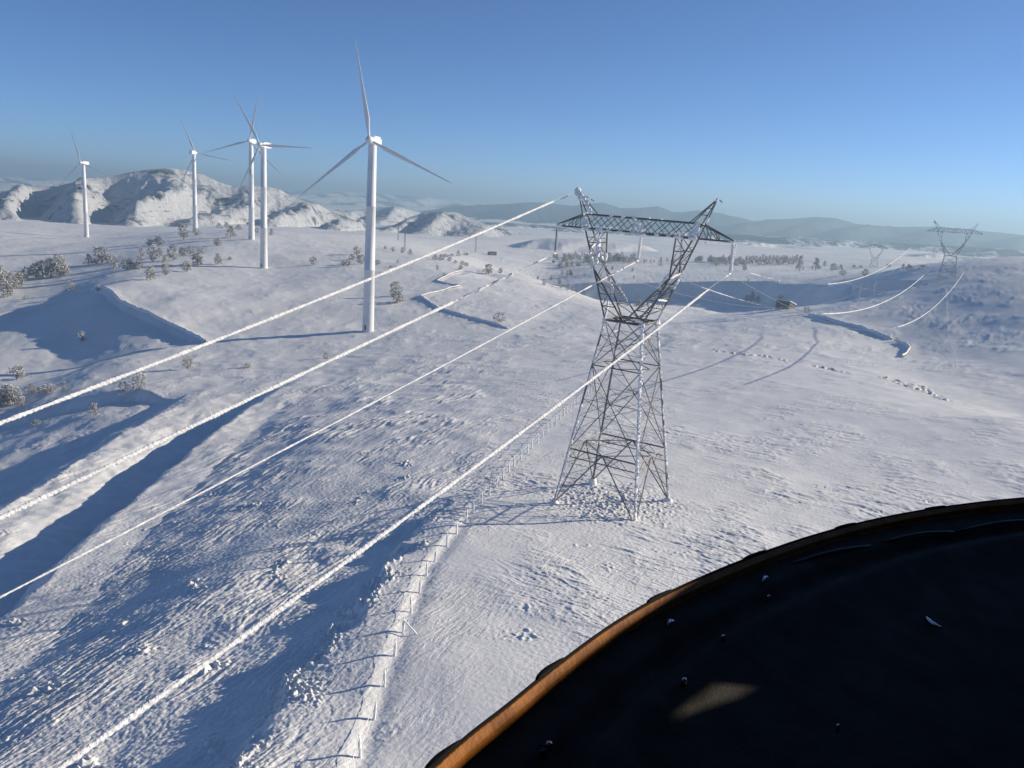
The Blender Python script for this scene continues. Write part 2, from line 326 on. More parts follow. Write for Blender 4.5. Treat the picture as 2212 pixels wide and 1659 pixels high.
ad = N(m, "ShaderNodeMath", operation='MULTIPLY')
mx = N(m, "ShaderNodeMix", data_type='RGBA');  mx.inputs[7].default_value = (.04, .06, .095, 1)
sm = N(m, "ShaderNodeMath", operation='ADD')
nt.links.new(geo.outputs["Position"], n1.inputs["Vector"])
nt.links.new(at.outputs["Fac"], mu.inputs[0])
mm = N(m, "ShaderNodeMath", operation='MULTIPLY'); mm.inputs[1].default_value = .44
nt.links.new(at.outputs["Fac"], mm.inputs[0]); nt.links.new(mm.outputs[0], sm.inputs[0]); nt.links.new(n1.outputs["Fac"], sm.inputs[1])
c2 = N(m, "ShaderNodeMapRange"); c2.inputs[1].default_value = .62; c2.inputs[2].default_value = .74
nt.links.new(sm.outputs[0], c2.inputs[0]); nt.links.new(c2.outputs[0], mx.inputs[0]); nt.links.new(mx.outputs[2], b.inputs["Base Color"])
as_ = N(m, "ShaderNodeAttribute", attribute_name="scrub_dim"); m0 = N(m, "ShaderNodeMix", data_type='RGBA'); m0.inputs[6].default_value = (.78, .78, .78, 1); m0.inputs[7].default_value = (.60, .61, .63, 1)  # hill snow greyed to tame sunlit brightness; mask also places the dark streaks
nt.links.new(as_.outputs["Fac"], m0.inputs[0]); sp_ = N(m, "ShaderNodeMapping"); sp_.inputs["Scale"].default_value = (.016, .016, .16); ns_ = N(m, "ShaderNodeTexNoise"); ns_.inputs["Scale"].default_value = 1; ns_.inputs["Detail"].default_value = 7; ns_.inputs["Roughness"].default_value = .72
nt.links.new(geo.outputs["Position"], sp_.inputs[0]); nt.links.new(sp_.outputs[0], ns_.inputs["Vector"])
sr_ = N(m, "ShaderNodeMapRange"); sr_.inputs[1].default_value = .56; sr_.inputs[2].default_value = .66; nt.links.new(ns_.outputs["Fac"], sr_.inputs[0])
sm_ = N(m, "ShaderNodeMath", operation='MULTIPLY'); nt.links.new(sr_.outputs[0], sm_.inputs[0]); nt.links.new(as_.outputs["Fac"], sm_.inputs[1])
m1 = N(m, "ShaderNodeMix", data_type='RGBA'); m1.inputs[7].default_value = (.13, .135, .15, 1); nt.links.new(sm_.outputs[0], m1.inputs[0]); nt.links.new(m0.outputs[2], m1.inputs[6]); nt.links.new(m1.outputs[2], mx.inputs[6])
hb_ = N(m, "ShaderNodeTexNoise"); hb_.inputs["Scale"].default_value = .06; hb_.inputs["Detail"].default_value = 8; hb_.inputs["Roughness"].default_value = .7; nt.links.new(geo.outputs["Position"], hb_.inputs["Vector"])
hp_ = N(m, "ShaderNodeBump"); hp_.inputs["Distance"].default_value = 9; nt.links.new(as_.outputs["Fac"], hp_.inputs["Strength"]); nt.links.new(hb_.outputs["Fac"], hp_.inputs["Height"]); nt.links.new(hp_.outputs[0], b.inputs["Normal"])
MAT['rime'] = vary(mat('rime', (.85, .85, .86), .6, .2), (.80, .80, .81), (.88, .88, .88), 3, bump=.4, bscale=9)
MAT['cable_rime'] = vary(mat('cable_rime', (.7, .7, .7), .7, .1), (.55, .55, .56), (.80, .80, .80), 4, bump=.5, bscale=12)
MAT['steel'] = vary(mat('galvanised_steel', (.10, .10, .10), .55, .4, .3), (.12, .113, .108), (.23, .225, .22), 2.0)
MAT['wire'] = mat('bare_conductor', (.30, .29, .27), .45, .5, .5)
MAT['tower_paint'] = vary(mat('tower_paint', (.74, .75, .76), .4, .4), (.70, .71, .72), (.77, .78, .78), .25)
MAT['rotor_paint'] = vary(mat('rotor_paint', (.78, .79, .80), .45, .4), (.70, .71, .72), (.82, .82, .82), 1.2)
MAT['glass'] = mat('insulator_glass', (.10, .16, .15), .15, .6)
MAT['post'] = vary(mat('rimed_post', (.6, .58, .56), .8, .1), (.50, .47, .43), (.84, .84, .84), 5, lo=.3, hi=.42)
MAT['needles'] = vary(mat('frosted_needles', (.2, .2, .17), .9, .05), (.27, .26, .23), (.50, .48, .44), 3)
MAT['frost'] = vary(mat('frost', (.5, .49, .47), .8, .1), (.50, .49, .47), (.74, .74, .73), 4)
MAT['bark'] = mat('frosted_bark', (.32, .29, .26), .9, .05)
MAT['stone'] = vary(mat('dry_stone', (.22, .2, .19), .9, .1), (.10, .095, .09), (.26, .25, .24), 1.5)
MAT['wood'] = None
m = MAT['wood'] = mat('orange_trim', (.5, .22, .05), .6, .15)
vary(m, (.20, .070, .011), (.33, .125, .024), 40, bump=.12, bscale=240)
MAT['black'] = vary(mat('black_leather', (.03, .03, .032), .75, .06), (.026, .024, .021), (.046, .043, .039), 30, bump=.2, bscale=500)
MAT['cabin'] = mat('cabin_lining', (.03, .028, .026), .8, .1)
MAT['rubber'] = mat('black_rubber', (.005, .005, .005), .8, .1)
MAT['grey_plastic'] = mat('dark_grey_plastic', (.05, .052, .055), .5, .3)
MAT['metal'] = mat('screw_metal', (.55, .55, .57), .25, .5, 1.0)

# ------------------------------------------------------------------ mesh collecting
PB = 1.0                                                    # thickness factor of lattice bars
class MB:
    def __init__(s): s.v = []; s.f = []; s.m = []
    def add(s, vs, fs, mi=0):
        o = len(s.v); s.v.extend(tuple(map(float, p)) for p in vs)
        s.f.extend(tuple(i+o for i in q) for q in fs); s.m.extend([mi]*len(fs)); return s
    def bar(s, p, q, wd, mi=0, wq=None):
        p = Vector(p); q = Vector(q); d = (q-p); wd = wd*PB; wq = wq*PB if wq else None
        if d.length < 1e-6: return s
        d.normalize(); a = d.orthogonal().normalized(); bb = d.cross(a)
        h = wd/2; g = (wq or wd)/2
        vs = [p+a*x*h+bb*y*h for x, y in ((-1,-1),(1,-1),(1,1),(-1,1))]+[q+a*x*g+bb*y*g for x, y in ((-1,-1),(1,-1),(1,1),(-1,1))]
        return s.add(vs, [(3,2,1,0),(4,5,6,7),(0,1,5,4),(1,2,6,5),(2,3,7,6),(3,0,4,7)], mi)
    def box(s, c, sz, mi=0, rot=None):
        c = Vector(c); vs = []
        for i in range(8):
            p = Vector((((i & 1)-.5)*sz[0], ((i >> 1 & 1)-.5)*sz[1], ((i >> 2 & 1)-.5)*sz[2]))
            vs.append(c+(rot @ p if rot else p))
        return s.add(vs, [(0,2,3,1),(4,5,7,6),(0,1,5,4),(2,6,7,3),(0,4,6,2),(1,3,7,5)], mi)
    def rings(s, rg, mi=0, caps=True, closed=True):
        n = len(rg[0]); vs = [p for r in rg for p in r]; fs = []
        for i in range(len(rg)-1):
            for j in range(n if closed else n-1):
                k = (j+1) % n; fs.append((i*n+j, i*n+k, (i+1)*n+k, (i+1)*n+j))
        if caps and closed: fs += [tuple(range(n-1, -1, -1)), tuple((len(rg)-1)*n+j for j in range(n))]
        return s.add(vs, fs, mi)
    def lathe(s, prof, n=24, mi=0, c=(0,0,0)):
        c = Vector(c)
        return s.rings([[c+Vector((r*math.cos(2*math.pi*k/n), r*math.sin(2*math.pi*k/n), z)) for k in range(n)] for r, z in prof], mi)
    def tube(s, pts, rad, n=6, mi=0):
        pts = [Vector(p) for p in pts]; rg = []; a = None
        for i, p in enumerate(pts):
            d = (pts[min(i+1, len(pts)-1)]-pts[max(i-1, 0)]).normalized()
            a = (d.orthogonal() if a is None else a-d*a.dot(d)).normalized(); bb = d.cross(a)
            rr = rad[i] if hasattr(rad, '__len__') else rad
            rg.append([p+(a*math.cos(2*math.pi*k/n)+bb*math.sin(2*math.pi*k/n))*rr for k in range(n)])
        return s.rings(rg, mi)
    def rime(s, p, q, rad, mi=1, step=.16, n=6, rough=.45, sag=(0,0,0)):
        """lumpy frost grown along a bar"""
        p = Vector(p); q = Vector(q); d = q-p; L = d.length; k = max(3, int(L/step)); d.normalize()
        a = d.orthogonal().normalized(); bb = d.cross(a); rg = []
        for i in range(k+1):
            t = i/k; c = p+(q-p)*t+Vector(sag)*rad; e = min(1, 3*t+.25, 3*(1-t)+.25)
            rg.append([c+(a*math.cos(2*math.pi*j/n)+bb*math.sin(2*math.pi*j/n))*rad*e*(1+random.uniform(-rough, rough)) for j in range(n)])
        return s.rings(rg, mi)
    def obj(s, name, mats, parent=None, shade=False, loc=None):
        me = bpy.data.meshes.new(name); me.from_pydata(s.v, [], s.f)
        for k in (mats if isinstance(mats, (list, tuple)) else [mats]): me.materials.append(k)
        me.polygons.foreach_set("material_index", s.m)
        if shade: me.polygons.foreach_set("use_smooth", [True]*len(s.f))
        me.update()
        o = bpy.data.objects.new(name, me); COL.objects.link(o)
        if parent is not None: o.parent = parent
        if loc is not None: o.location = loc
        return o
def tag(o, label, cat, group=None, kind=None):
    o['label'] = label; o['category'] = cat
    if group: o['group'] = group
    if kind: o['kind'] = kind
    return o
def thing(name, label, cat, loc=(0,0,0), rz=0, group=None):
    o = bpy.data.objects.new(name, None); COL.objects.link(o); o.location = loc; o.rotation_euler = (0, 0, rz)
    o.empty_display_size = .3
    return tag(o, label, cat, group)
def dup(src, loc, rz, label, group=None, scale=None):
    r = src.copy(); COL.objects.link(r); r.location = loc; r.rotation_euler = (0, 0, rz); r['label'] = label
    if scale is not None: r.scale = scale
    if group: r['group'] = group
    for ch in src.children:
        c = ch.copy(); COL.objects.link(c); c.parent = r
        for g in ch.children:
            d = g.copy(); COL.objects.link(d); d.parent = c
    return r

# ------------------------------------------------------------------ build the land
def build_land():
    rl = [2.0]
    while rl[-1] < 16000:
        r = rl[-1]; rl.append(r+(float(dr_of(np.array([r]))[0]) if r > 38 else max(.8, r*.06)))
    rl = np.array(rl)
    th = list(np.radians(np.arange(-40, 40.001, .062)))
    a = 40.0
    while a < 320: a += min(2.5, 320-a); th.append(R_(a))
    th = np.array(th[:-1]); na = len(th)
    X = (rl[:, None]*np.sin(th)).ravel(); Y = (rl[:, None]*np.cos(th)).ravel()
    Z = np.empty_like(X); W = np.zeros(len(X), complex)
    for i in range(0, len(X), 200000):
        Z[i:i+200000], W[i:i+200000] = land(X[i:i+200000], Y[i:i+200000])
    cut = int(np.searchsorted(rl, 1250.0))
    def sheet(name, r0, r1, material, cap):
        nr = r1-r0; co = np.stack([X, Y, Z], 1).reshape(len(rl), na, 3)[r0:r1].reshape(-1, 3)
        i, j = np.meshgrid(np.arange(nr-1), np.arange(na), indexing='ij'); jn = (j+1) % na
        q = np.stack([i*na+j, (i+1)*na+j, (i+1)*na+jn, i*na+jn], -1).reshape(-1, 4)[:, ::-1]
        nq = len(q); lp = q.ravel(); ls = np.arange(0, nq*4, 4)
        if cap:
            lp = np.concatenate([lp, np.arange(na)[::-1]]); ls = np.concatenate([ls, [nq*4]])
        me = bpy.data.meshes.new(name); me.vertices.add(len(co)); me.vertices.foreach_set("co", co.ravel())
        me.loops.add(len(lp)); me.loops.foreach_set("vertex_index", lp.astype(np.int32))
        me.polygons.add(len(ls)); me.polygons.foreach_set("loop_start", ls.astype(np.int32))
        me.polygons.foreach_set("use_smooth", np.ones(len(ls), bool))
        at = me.attributes.new("woods", 'FLOAT', 'POINT'); at.data.foreach_set("value", W.real.reshape(len(rl), na)[r0:r1].ravel().astype(np.float32))
        at2 = me.attributes.new("scrub_dim", 'FLOAT', 'POINT'); at2.data.foreach_set("value", W.imag.reshape(len(rl), na)[r0:r1].ravel().astype(np.float32))
        me.update(calc_edges=True); me.validate(); me.materials.append(material)
        o = bpy.data.objects.new(name, me); COL.objects.link(o); o['kind'] = 'structure'
        n0 = me.polygons[10].normal.z
        if n0 < 0: me.flip_normals()
        return o
    sheet("snowy_ground", 0, cut+1, MAT['snow'], True)
    sheet("distant_hills", cut, len(rl), MAT['hill_snow'], False)
build_land()

# ------------------------------------------------------------------ haze
def build_haze():
    mb = MB(); mb.box((0, 0, 0), (1, 1, 1))
    x0, x1, y0, y1, z0, z1 = -17000, 17000, -17000, 17000, -200, 120
    o = mb.obj('haze', [bpy.data.materials.new('haze_air')]); o.location = ((x0+x1)/2, (y0+y1)/2, (z0+z1)/2); o.scale = (x1-x0, y1-y0, z1-z0)
    o['kind'] = 'stuff'; o.display_type = 'WIRE'
    m = o.data.materials[0]; m.use_nodes = True; nt = m.node_tree
    for n in list(nt.nodes):
        if n.type != 'OUTPUT_MATERIAL': nt.nodes.remove(n)
    out = [n for n in nt.nodes if n.type == 'OUTPUT_MATERIAL'][0]
    v = nt.nodes.new("ShaderNodeVolumePrincipled"); v.inputs["Color"].default_value = (.55, .80, 1.0, 1)
    v.inputs["Density"].default_value = HAZE; v.inputs["Anisotropy"].default_value = 0.27
    nt.links.new(v.outputs[0], out.inputs["Volume"])
HAZE = 2.7e-4
build_haze()

# ------------------------------------------------------------------ wind turbines
def blade_mb(L, root=.95):
    mb = MB(); rg = []
    st = [(0, .95, .95, 0), (.03, .95, .93, 0), (.09, 1.5, .75, 14), (.18, 2.5, .52, 13), (.28, 2.25, .40, 10), (.45, 1.65, .27, 7), (.65, 1.15, .18, 4), (.85, .72, .11, 2), (.96, .42, .07, 1), (1.0, .10, .03, 0)]
    n = 14
    for t, c, th, tw in st:
        r = []; c = min(c, .95) if t < .05 else c*.78
        for k in range(n):
            a = 2*math.pi*k/n; x = math.cos(a)*c/2-(c-.95)*.20; y = math.sin(a)*th*(.5+.18*math.cos(a))
            ct, s_ = math.cos(R_(tw)), math.sin(R_(tw))
            r.append((x*ct-y*s_, x*s_+y*ct, t*L))
        rg.append(r)
    mb.rings(rg); return mb
def make_turbine(label, base_pt, face_az, angles, H=78.0, L=37.4, group='white wind turbines on the snowy ridge'):
    t = thing('wind_turbine', label, 'wind turbine', base_pt, 0, group)
    tw = MB(); n = 32
    prof = [(2.45, -3), (2.45, .2), (2.4, 5), (2.17, 25.9), (2.23, 25.95), (2.23, 26.15), (2.17, 26.2), (1.93, 51.9), (1.99, 51.95), (1.99, 52.15), (1.93, 52.2), (1.7, H-2.3), (1.7, H-1.9)]
    tw.lathe(prof, n); o = tw.obj('tower', MAT['tower_paint'], t, True)
    d = MB(); a = R_(200); d.box((0, 0, 0), (.9, .12, 2.1), 0, None); do = d.obj('door', MAT['steel'], t); do.location = (2.44*math.sin(a), 2.44*math.cos(a), 1.9); do.rotation_euler = (0, 0, -a)
    # local frame of the machine head: +Y points where the rotor faces
    rz = -R_(face_az)
    nac = MB(); sec = [(-7.4, 1.25, 1.15, -.1), (-7.2, 1.55, 1.5, 0), (-4, 1.75, 1.75, 0), (1.2, 1.75, 1.75, 0), (2.2, 1.55, 1.5, 0), (2.5, 1.3, 1.3, 0)]
    rg = []
    for y, hx, hz, dz in sec:
        r = []
        for k in range(20):
            q = 2*math.pi*(k+.5)/20; cx = math.cos(q); cz = math.sin(q); p = .42
            r.append((hx*math.copysign(abs(cx)**p, cx), y, dz+hz*math.copysign(abs(cz)**p, cz)))
        rg.append(r)
    nac.rings(rg); no = nac.obj('nacelle', MAT['tower_paint'], t, False); no.location = (0, 0, H); no.rotation_euler = (0, 0, rz)
    sn = MB(); sn.box((0, -2.6, 1.86), (2.6, 8.2, .2)); sn.box((.2, -3.0, 2.0), (1.5, 5.5, .14)); s_o = sn.obj('snow_cap', MAT['rime'], no)
    an = MB(); an.bar((0.5, -6.6, 1.7), (.5, -6.6, 3.3), .08); an.bar((.1, -6.6, 2.9), (.9, -6.6, 2.9), .06); an.obj('wind_mast', MAT['steel'], no)
    hb = MB(); n = 20; prof = [(1.35, 2.5), (1.6, 2.8), (1.68, 3.6), (1.6, 4.5), (1.3, 5.2), (.8, 5.7), (.05, 5.95)]
    hb.rings([[(r*math.cos(2*math.pi*k/n), y, r*math.sin(2*math.pi*k/n)) for k in range(n)] for r, y in prof])
    ho = hb.obj('hub', MAT['rotor_paint'], t, True); ho.location = (0, 0, H); ho.rotation_euler = (0, 0, rz)
    bm = None
    for ang in angles:                                         # measured from the horizontal, counter-clockwise as seen by the viewer
        if bm is None: bo = blade_mb(L).obj('blade', MAT['rotor_paint'], t, True); bm = bo
        else: bo = bm.copy(); COL.objects.link(bo); bo.parent = t
        yv = Vector((math.sin(R_(face_az)), math.cos(R_(face_az)), 0))
        side = Vector((-yv.y, yv.x, 0)).normalized()
        if side.x < 0: side = -side
        zv = (side*math.cos(R_(ang))+Vector((0, 0, 1))*math.sin(R_(ang))+yv*.045).normalized()
        xv = yv.cross(zv).normalized(); yy = zv.cross(xv)
        mm = Matrix((xv, yy, zv)).transposed().to_4x4()
        mm.translation = Vector((0, 0, H))+yv*3.7+zv*1.1
        bo.matrix_local = mm
    return t
RL = 3.55
def turb(label, px, D, face, img):
    v = ray(*px); v = v*D/np.hypot(v[0], v[1])
    z = zland(v[0], v[1])
    return make_turbine(label, (v[0], v[1], min(z, v[2]+1.0) if abs(z-v[2]) < 6 else v[2]), face, [a+RL for a in img])
turb('tallest and nearest white wind turbine, one blade pointing straight up, behind the frosted cables', (795, 715), 355.3, 188, (95.8, 215.8, -27.0))
turb('second nearest white wind turbine, one blade tilted up left, just right of another tower', (570, 578), 575.5, 196, (117.3, 238.9, -4.6))
turb('white wind turbine close behind the left side of another tower, partly crossed by its blade', (543.5, 517), 727, 184, (73.6, 193.5, -46.5))
turb('white wind turbine seen from behind its square nacelle, standing before the peaked snowy hill', (422, 499), 930.8, 4, (112, -11.7, 238))
turb('farthest and leftmost white wind turbine, alone on the plain left of the hill', (187, 505), 1028, 192, (102.5, 219.6, -22))

# ------------------------------------------------------------------ lattice pylons
def build_pylon(label, loc, ph, cutz, lean=(0, 0), frosty=1.0, group=None, cat='pylon'):
    """portal-headed lattice tower; cutz shortens the body"""
    global PB
    PB = 1.0 if cutz == 0 else .62
    t = thing('lattice_pylon', label, cat, loc, ph, group)
    if lean != (0, 0):
        t.rotation_euler = Matrix(((1, 0, lean[0]), (0, 1, lean[1]), (-lean[0], -lean[1], 1))).to_quaternion().to_euler()
        q = t.rotation_euler.to_matrix() @ Matrix.Rotation(ph, 3, 'Z'); t.rotation_euler = q.to_euler()
    a0, w, dep = 5.70, 2.50, 1.0
    h1, h2, h3, hb, ht, hp = [h-cutz for h in (7.41, 18.5, 24.3, 35.25, 37.0, 40.0)]
    if cutz > 0: h1 = 4.4; h2 = 9.6
    xp, xt, ib = 9.19, 11.76, 2.1
    a0 = a0 if cutz == 0 else w+(5.7-w)*h3/24.3
    hw = lambda h: a0+(w-a0)*h/h3
    st = [MAT['steel'], MAT['rime']]
    def frost(mb, p, q, r, pr):
        if random.random() < pr*frosty: mb.rime(p, q, r, 1, step=.22 if cutz == 0 else .6)
    C = {}
    for k, (sx, sy) in dict(L=(-1,-1), B=(-1,1), F=(1,-1), R=(1,1)).items():
        C[k] = (sx, sy)
    def cp(k, h): return Vector((C[k][0]*hw(h), C[k][1]*hw(h), h))
    heavy = {'L': (.6, .14), 'B': (.1, .08), 'F': (1.0, .20), 'R': (.8, .13)}
    for k in 'LBFR':
        mb = MB(); ft = cp(k, -1.2)
        mb.bar(ft, cp(k, h1), .24, 0, .22); mb.bar(cp(k, h1), cp(k, h2), .20); mb.bar(cp(k, h2), cp(k, h3), .18)
        f, r = heavy[k]
        n = 26
        for i in range(n):
            if random.random() < f*frosty:
                z0 = h3*i/n; z1 = h3*(i+1.4)/n; off = Vector((.10, -.10, 0))
                mb.rime(cp(k, z0)+off, cp(k, min(z1, h3))+off, r*random.uniform(.7, 1.25), 1, step=.16 if cutz == 0 else .5)
        lg = mb.obj('leg', st, t)
        fm = MB(); b0 = cp(k, .1); fm.lathe([(.8, -1.3), (.55, -.05), (.34, .18), (.2, .3), (.1, .36)], 10, 1, b0); fm.v = [(x+random.uniform(-.12,.12), y+random.uniform(-.12,.12), z) for x, y, z in fm.v]
        fm.obj('snowy_footing', st, lg, True)
    faces = [('L','B'), ('B','R'), ('R','F'), ('F','L')]
    for a, b in faces:
        mb = MB(); A = lambda h: cp(a, h); B = lambda h: cp(b, h)
        mid1 = (A(h1)+B(h1))/2
        pf = .05 if 'B' in (a, b) else .10
        # splayed foot panel: struts from each foot to the middle of the ring, with lacing
        for P in (A, B):
            mb.bar(P(0), mid1, .13)
            for j in (1, 2, 3):
                f = j/4; q = P(h1*f); d = P(0)+(mid1-P(0))*f
                mb.bar(q, d, .05)
                d2 = P(0)+(mid1-P(0))*((j+1)/4 if j < 3 else .999); mb.bar(q, d2, .045); frost(mb, q, d2, .05, pf)
        # large crossed panels
        for lo, hi, m_ in ((h1, h2, 5), (h2, h3, 3)):
            mb.bar(A(lo), B(hi), .09); mb.bar(B(lo), A(hi), .09)
            frost(mb, A(lo)+(B(hi)-A(lo))*.15, A(lo)+(B(hi)-A(lo))*.5, .07, pf*2)
            for P, Q in ((A, B), (B, A)):
                for j in range(1, m_):
                    f = j/m_
                    if f > .93: continue
                    q = P(lo+(hi-lo)*f)
                    d = (P(lo)+(Q(hi)-P(lo))*f) if f < .5 else (Q(lo)+(P(hi)-Q(lo))*f)
                    mb.bar(q, d, .045); frost(mb, q, d, .05, pf)
                    f2 = (j+1)/m_ if f < .5 else (j-1)/m_
                    d2 = (P(lo)+(Q(hi)-P(lo))*f2) if f < .5 else (Q(lo)+(P(hi)-Q(lo))*f2)
                    if abs(f2-.5) < .5: mb.bar(q, d2, .042)
        mb.obj('face_bracing', st, t)
    for h, wd in ((h1, .15), (h2, .11), (h3, .2)):
        mb = MB(); ring = [cp(k, h) for k in 'LBRF']
        for i in range(4):
            p, q = ring[i], ring[(i+1) % 4]
            mb.bar(p, q, wd); mb.bar(p*.5+q*.5, q*.5+ring[(i+2) % 4]*.5, wd*.7)
            if h == h1:
                dz = Vector((0, 0, 1.0)); mb.bar(p-dz*1.1+(q-p)*.02, q-dz*1.1-(q-p)*.02, wd*.7)
                for j in range(1, 8): mb.bar(p+(q-p)*j/8-(dz*1.1 if j % 2 else dz*0), p+(q-p)*(j+1)/8-(dz*1.1 if not j % 2 else dz*0), .06)
            frost(mb, p, q, wd*.5, .25)
        if h == h3:
            mb.bar(ring[0], ring[2], .1); mb.bar(ring[1], ring[3], .1)
            for i in (0, 3, 2): mb.rime(ring[i]-Vector((0,0,.7)), ring[i]+Vector((0,0,.35)), .36, 1, .15)
        mb.obj('waist_ring' if h == h3 else 'ring_frame', st, t)
    # forked head: straight outer chords run from the waist to the earth-wire peaks
    fx = lambda h: w+(xp-w)*(h-h3)/(hp-h3)
    fy = lambda h: w+(dep-w)*(h-h3)/(hb-h3) if h < hb else dep*max(0, (hp-h)/(hp-hb))
    hk = h3+.55*(hb-h3)
    for s in (-1, 1):
        mb = MB()
        def O(h, y): return Vector((s*fx(h), y*fy(h), h))
        def I(h, y):
            if h < hk: x = fx(hk)*(h-h3)/(hk-h3)*.985; return Vector((s*x, y*fy(h), h))
            f = (h-hk)/(hb-hk); return Vector((s*(fx(hk)+(fx(hb)-ib-fx(hk))*f-.05), y*fy(h), h))
        for y in (-1, 1):
            mb.bar(O(h3, y), O(hb, y), .16); mb.bar(I(h3, y), I(hk, y), .16); mb.bar(I(hk, y), I(hb, y), .14)
            hs = [h3+(hk-h3)*f for f in (.28, .52, .72, .88)]
            for i, h in enumerate(hs):
                mb.bar(O(h, y), I(h, y), .08)
                h0 = hs[i-1] if i else h3+.03*(hk-h3)
                mb.bar((O if i % 2 else I)(h0, y), (I if i % 2 else O)(h, y), .075)
                frost(mb, O(h, y), I(h, y), .07, .25)
            hs = [hk+(hb-hk)*f for f in (.33, .66, 1)]
            for i, h in enumerate(hs):
                mb.bar(O(h, y), I(h, y), .08); h0 = hs[i-1] if i else hk
                mb.bar((I if i % 2 else O)(h0, y), (O if i % 2 else I)(h, y), .075)
        for G in (O, I):
            hs = [h3+(hb-h3)*f for f in (.15, .3, .45, .6, .75, .9)]
            for i, h in enumerate(hs):
                mb.bar(G(h, -1), G(h, 1), .07)
                if i: mb.bar(G(hs[i-1], -1 if i % 2 else 1), G(h, 1 if i % 2 else -1), .07)
        if s < 0:
            mb.rime(O(hk-.3, -1), I(hb-.4, -1), .26, 1, .2); mb.rime(O(hk, -1), O(hb-2.3, -1), .17, 1, .2)
            mb.rime(O(hk-.6, 1), O(hb-.1, 1), .16, 1, .2); mb.rime(O(hk, 1), I(hk+2.2, 1), .18, 1, .2)
            mb.rime(O(h3+2.6, 1), O(hk, 1), .15, 1, .2)
            mb.rime(I(h3+1.0, 1), I(hk-1.0, 1), .11, 1, .2); mb.rime(O(h3, -1), O(h3+2.2, 1)*.5+O(h3+2.2, -1)*.5, .15, 1, .2)
            mb.rime(O(hb-2.5, -1), O(hb-1.6, 1), .2, 1, .2)
        else:
            mb.rime(I(hk-1.8, -1), I(hk+.7, -1), .19, 1, .18); mb.rime(O(hk-1.9, 1), O(hk+1.3, 1), .19, 1, .18)
            mb.rime(I(hk+1.5, 1), I(hb-.1, 1), .13, 1, .18); mb.rime(O(h3, 1), O(h3+2.4, 1), .14, 1, .2); mb.rime(O(hk-3.2, 1), O(hk-2.7, -1), .12, 1, .2)
            mb.rime(O(hk-.1, -1), O(hk+.6, 1), .12, 1, .2)
        mb.obj('head_arm', st, t)
        # earth-wire peak
        mb = MB(); pk = Vector((s*xp, 0, hp))
        nodes = [Vector((s*x, y*dep*(hp-hq)/(hp-hb) if hq > hb else y*dep, hq)) for x, hq in ((fx(ht), ht), (fx(ht)-1.6, ht)) for y in (-1, 1)]
        for nd in nodes:
            mb.bar(nd, pk, .11)
        for nd in nodes[:2]: mb.bar(Vector((s*fx(hb), math.copysign(dep, nd.y), hb)), nd, .11)
        for f in (.35, .62):
            q = [nd+(pk-nd)*f for nd in nodes]
            for i, j in ((0, 1), (1, 3), (3, 2), (2, 0)): mb.bar(q[i], q[j], .06)
        if s < 0:
            mb.rime(nodes[0]+(pk-nodes[0])*.5, pk+Vector((0, 0, .25)), .26, 1, .15); mb.rime(nodes[2], pk, .17, 1, .15); mb.rime(nodes[1]+(pk-nodes[1])*.5, pk, .15, 1, .15)
            mb.rime(pk-Vector((.1, 0, .9)), pk+Vector((0, 0, .3)), .34, 1, .15)
        else:
            mb.rime(nodes[1], nodes[1]+(pk-nodes[1])*.3, .15, 1, .15); mb.rime(pk-Vector((.2, 0, .5)), pk+Vector((0, 0, .1)), .16, 1, .12)
        mb.obj('earth_wire_peak', st, t)
    # cross beam with X lacing, then the two cantilever ends
    mb = MB(); x0 = fx(hb); x1 = fx(ht)-.2
    for y in (-1, 1):
        mb.bar((-x0, y*dep, hb), (x0, y*dep, hb), .15); mb.bar((-x1+.3, y*dep*.75, ht), (x1-.3, y*dep*.75, ht), .14)
        n = 8
        for i in range(n):
            xa = -x1+.4+(2*x1-.8)*i/n; xb = -x1+.4+(2*x1-.8)*(i+1)/n
            mb.bar((xa, y*dep, hb), (xb, y*dep*.75, ht), .065); mb.bar((xb, y*dep, hb), (xa, y*dep*.75, ht), .065)
        frost(mb, (-x0+.3, y*dep, hb-.05), (x0*.2, y*dep, hb-.05), .09, .8)
    for i in range(10):
        xa = -x0+2*x0*i/9
        mb.bar((xa, -dep, hb), (xa, dep, hb), .07)
        if abs(xa) < x1: mb.bar((xa, -dep*.75, ht), (xa, dep*.75, ht), .07)
        if i < 9: mb.bar((xa, -dep, hb), (xa+2*x0/9, dep, hb), .06)
        if random.random() < .8: mb.rime((xa-.3, -dep, hb-.02), (xa+.5, -dep, hb-.02), .17, 1, .15)
        if random.random() < .7: mb.rime((xa-.2, random.choice((-.75, .75))*dep, ht+.05), (xa+.5, -dep*.75, ht+.05), .15, 1, .15)
    for x, r in ((-.55, .15), (.1, .16), (.75, .17)):
        mb.rime((x, -dep*.75, ht), (x*.55-.1, -dep, hb-.15), r, 1, .15)
    mb.rime((-.7, -dep, hb-.1), (.8, -dep, hb-.1), .22, 1, .15)
    for s in (-1, 1):
        mb.rime((s*(x0-.6), -dep, hb), (s*(x0+.5), -dep, hb), .3, 1, .15); mb.rime((s*(x0-ib-.4), -dep, hb), (s*(x0-ib+.7), -dep, hb), .26, 1, .15)
        mb.rime((s*x1, -dep*.75, ht), (s*x0, -dep, hb), .2, 1, .15); mb.rime((s*x1, -dep*.75, ht), (s*(x1-1.2), -dep, hb), .17, 1, .15)
        mb.rime((s*x1, -dep*.75, ht), (s*x1, dep*.75, ht), .16, 1, .15)
    mb.obj('cross_beam', st, t)
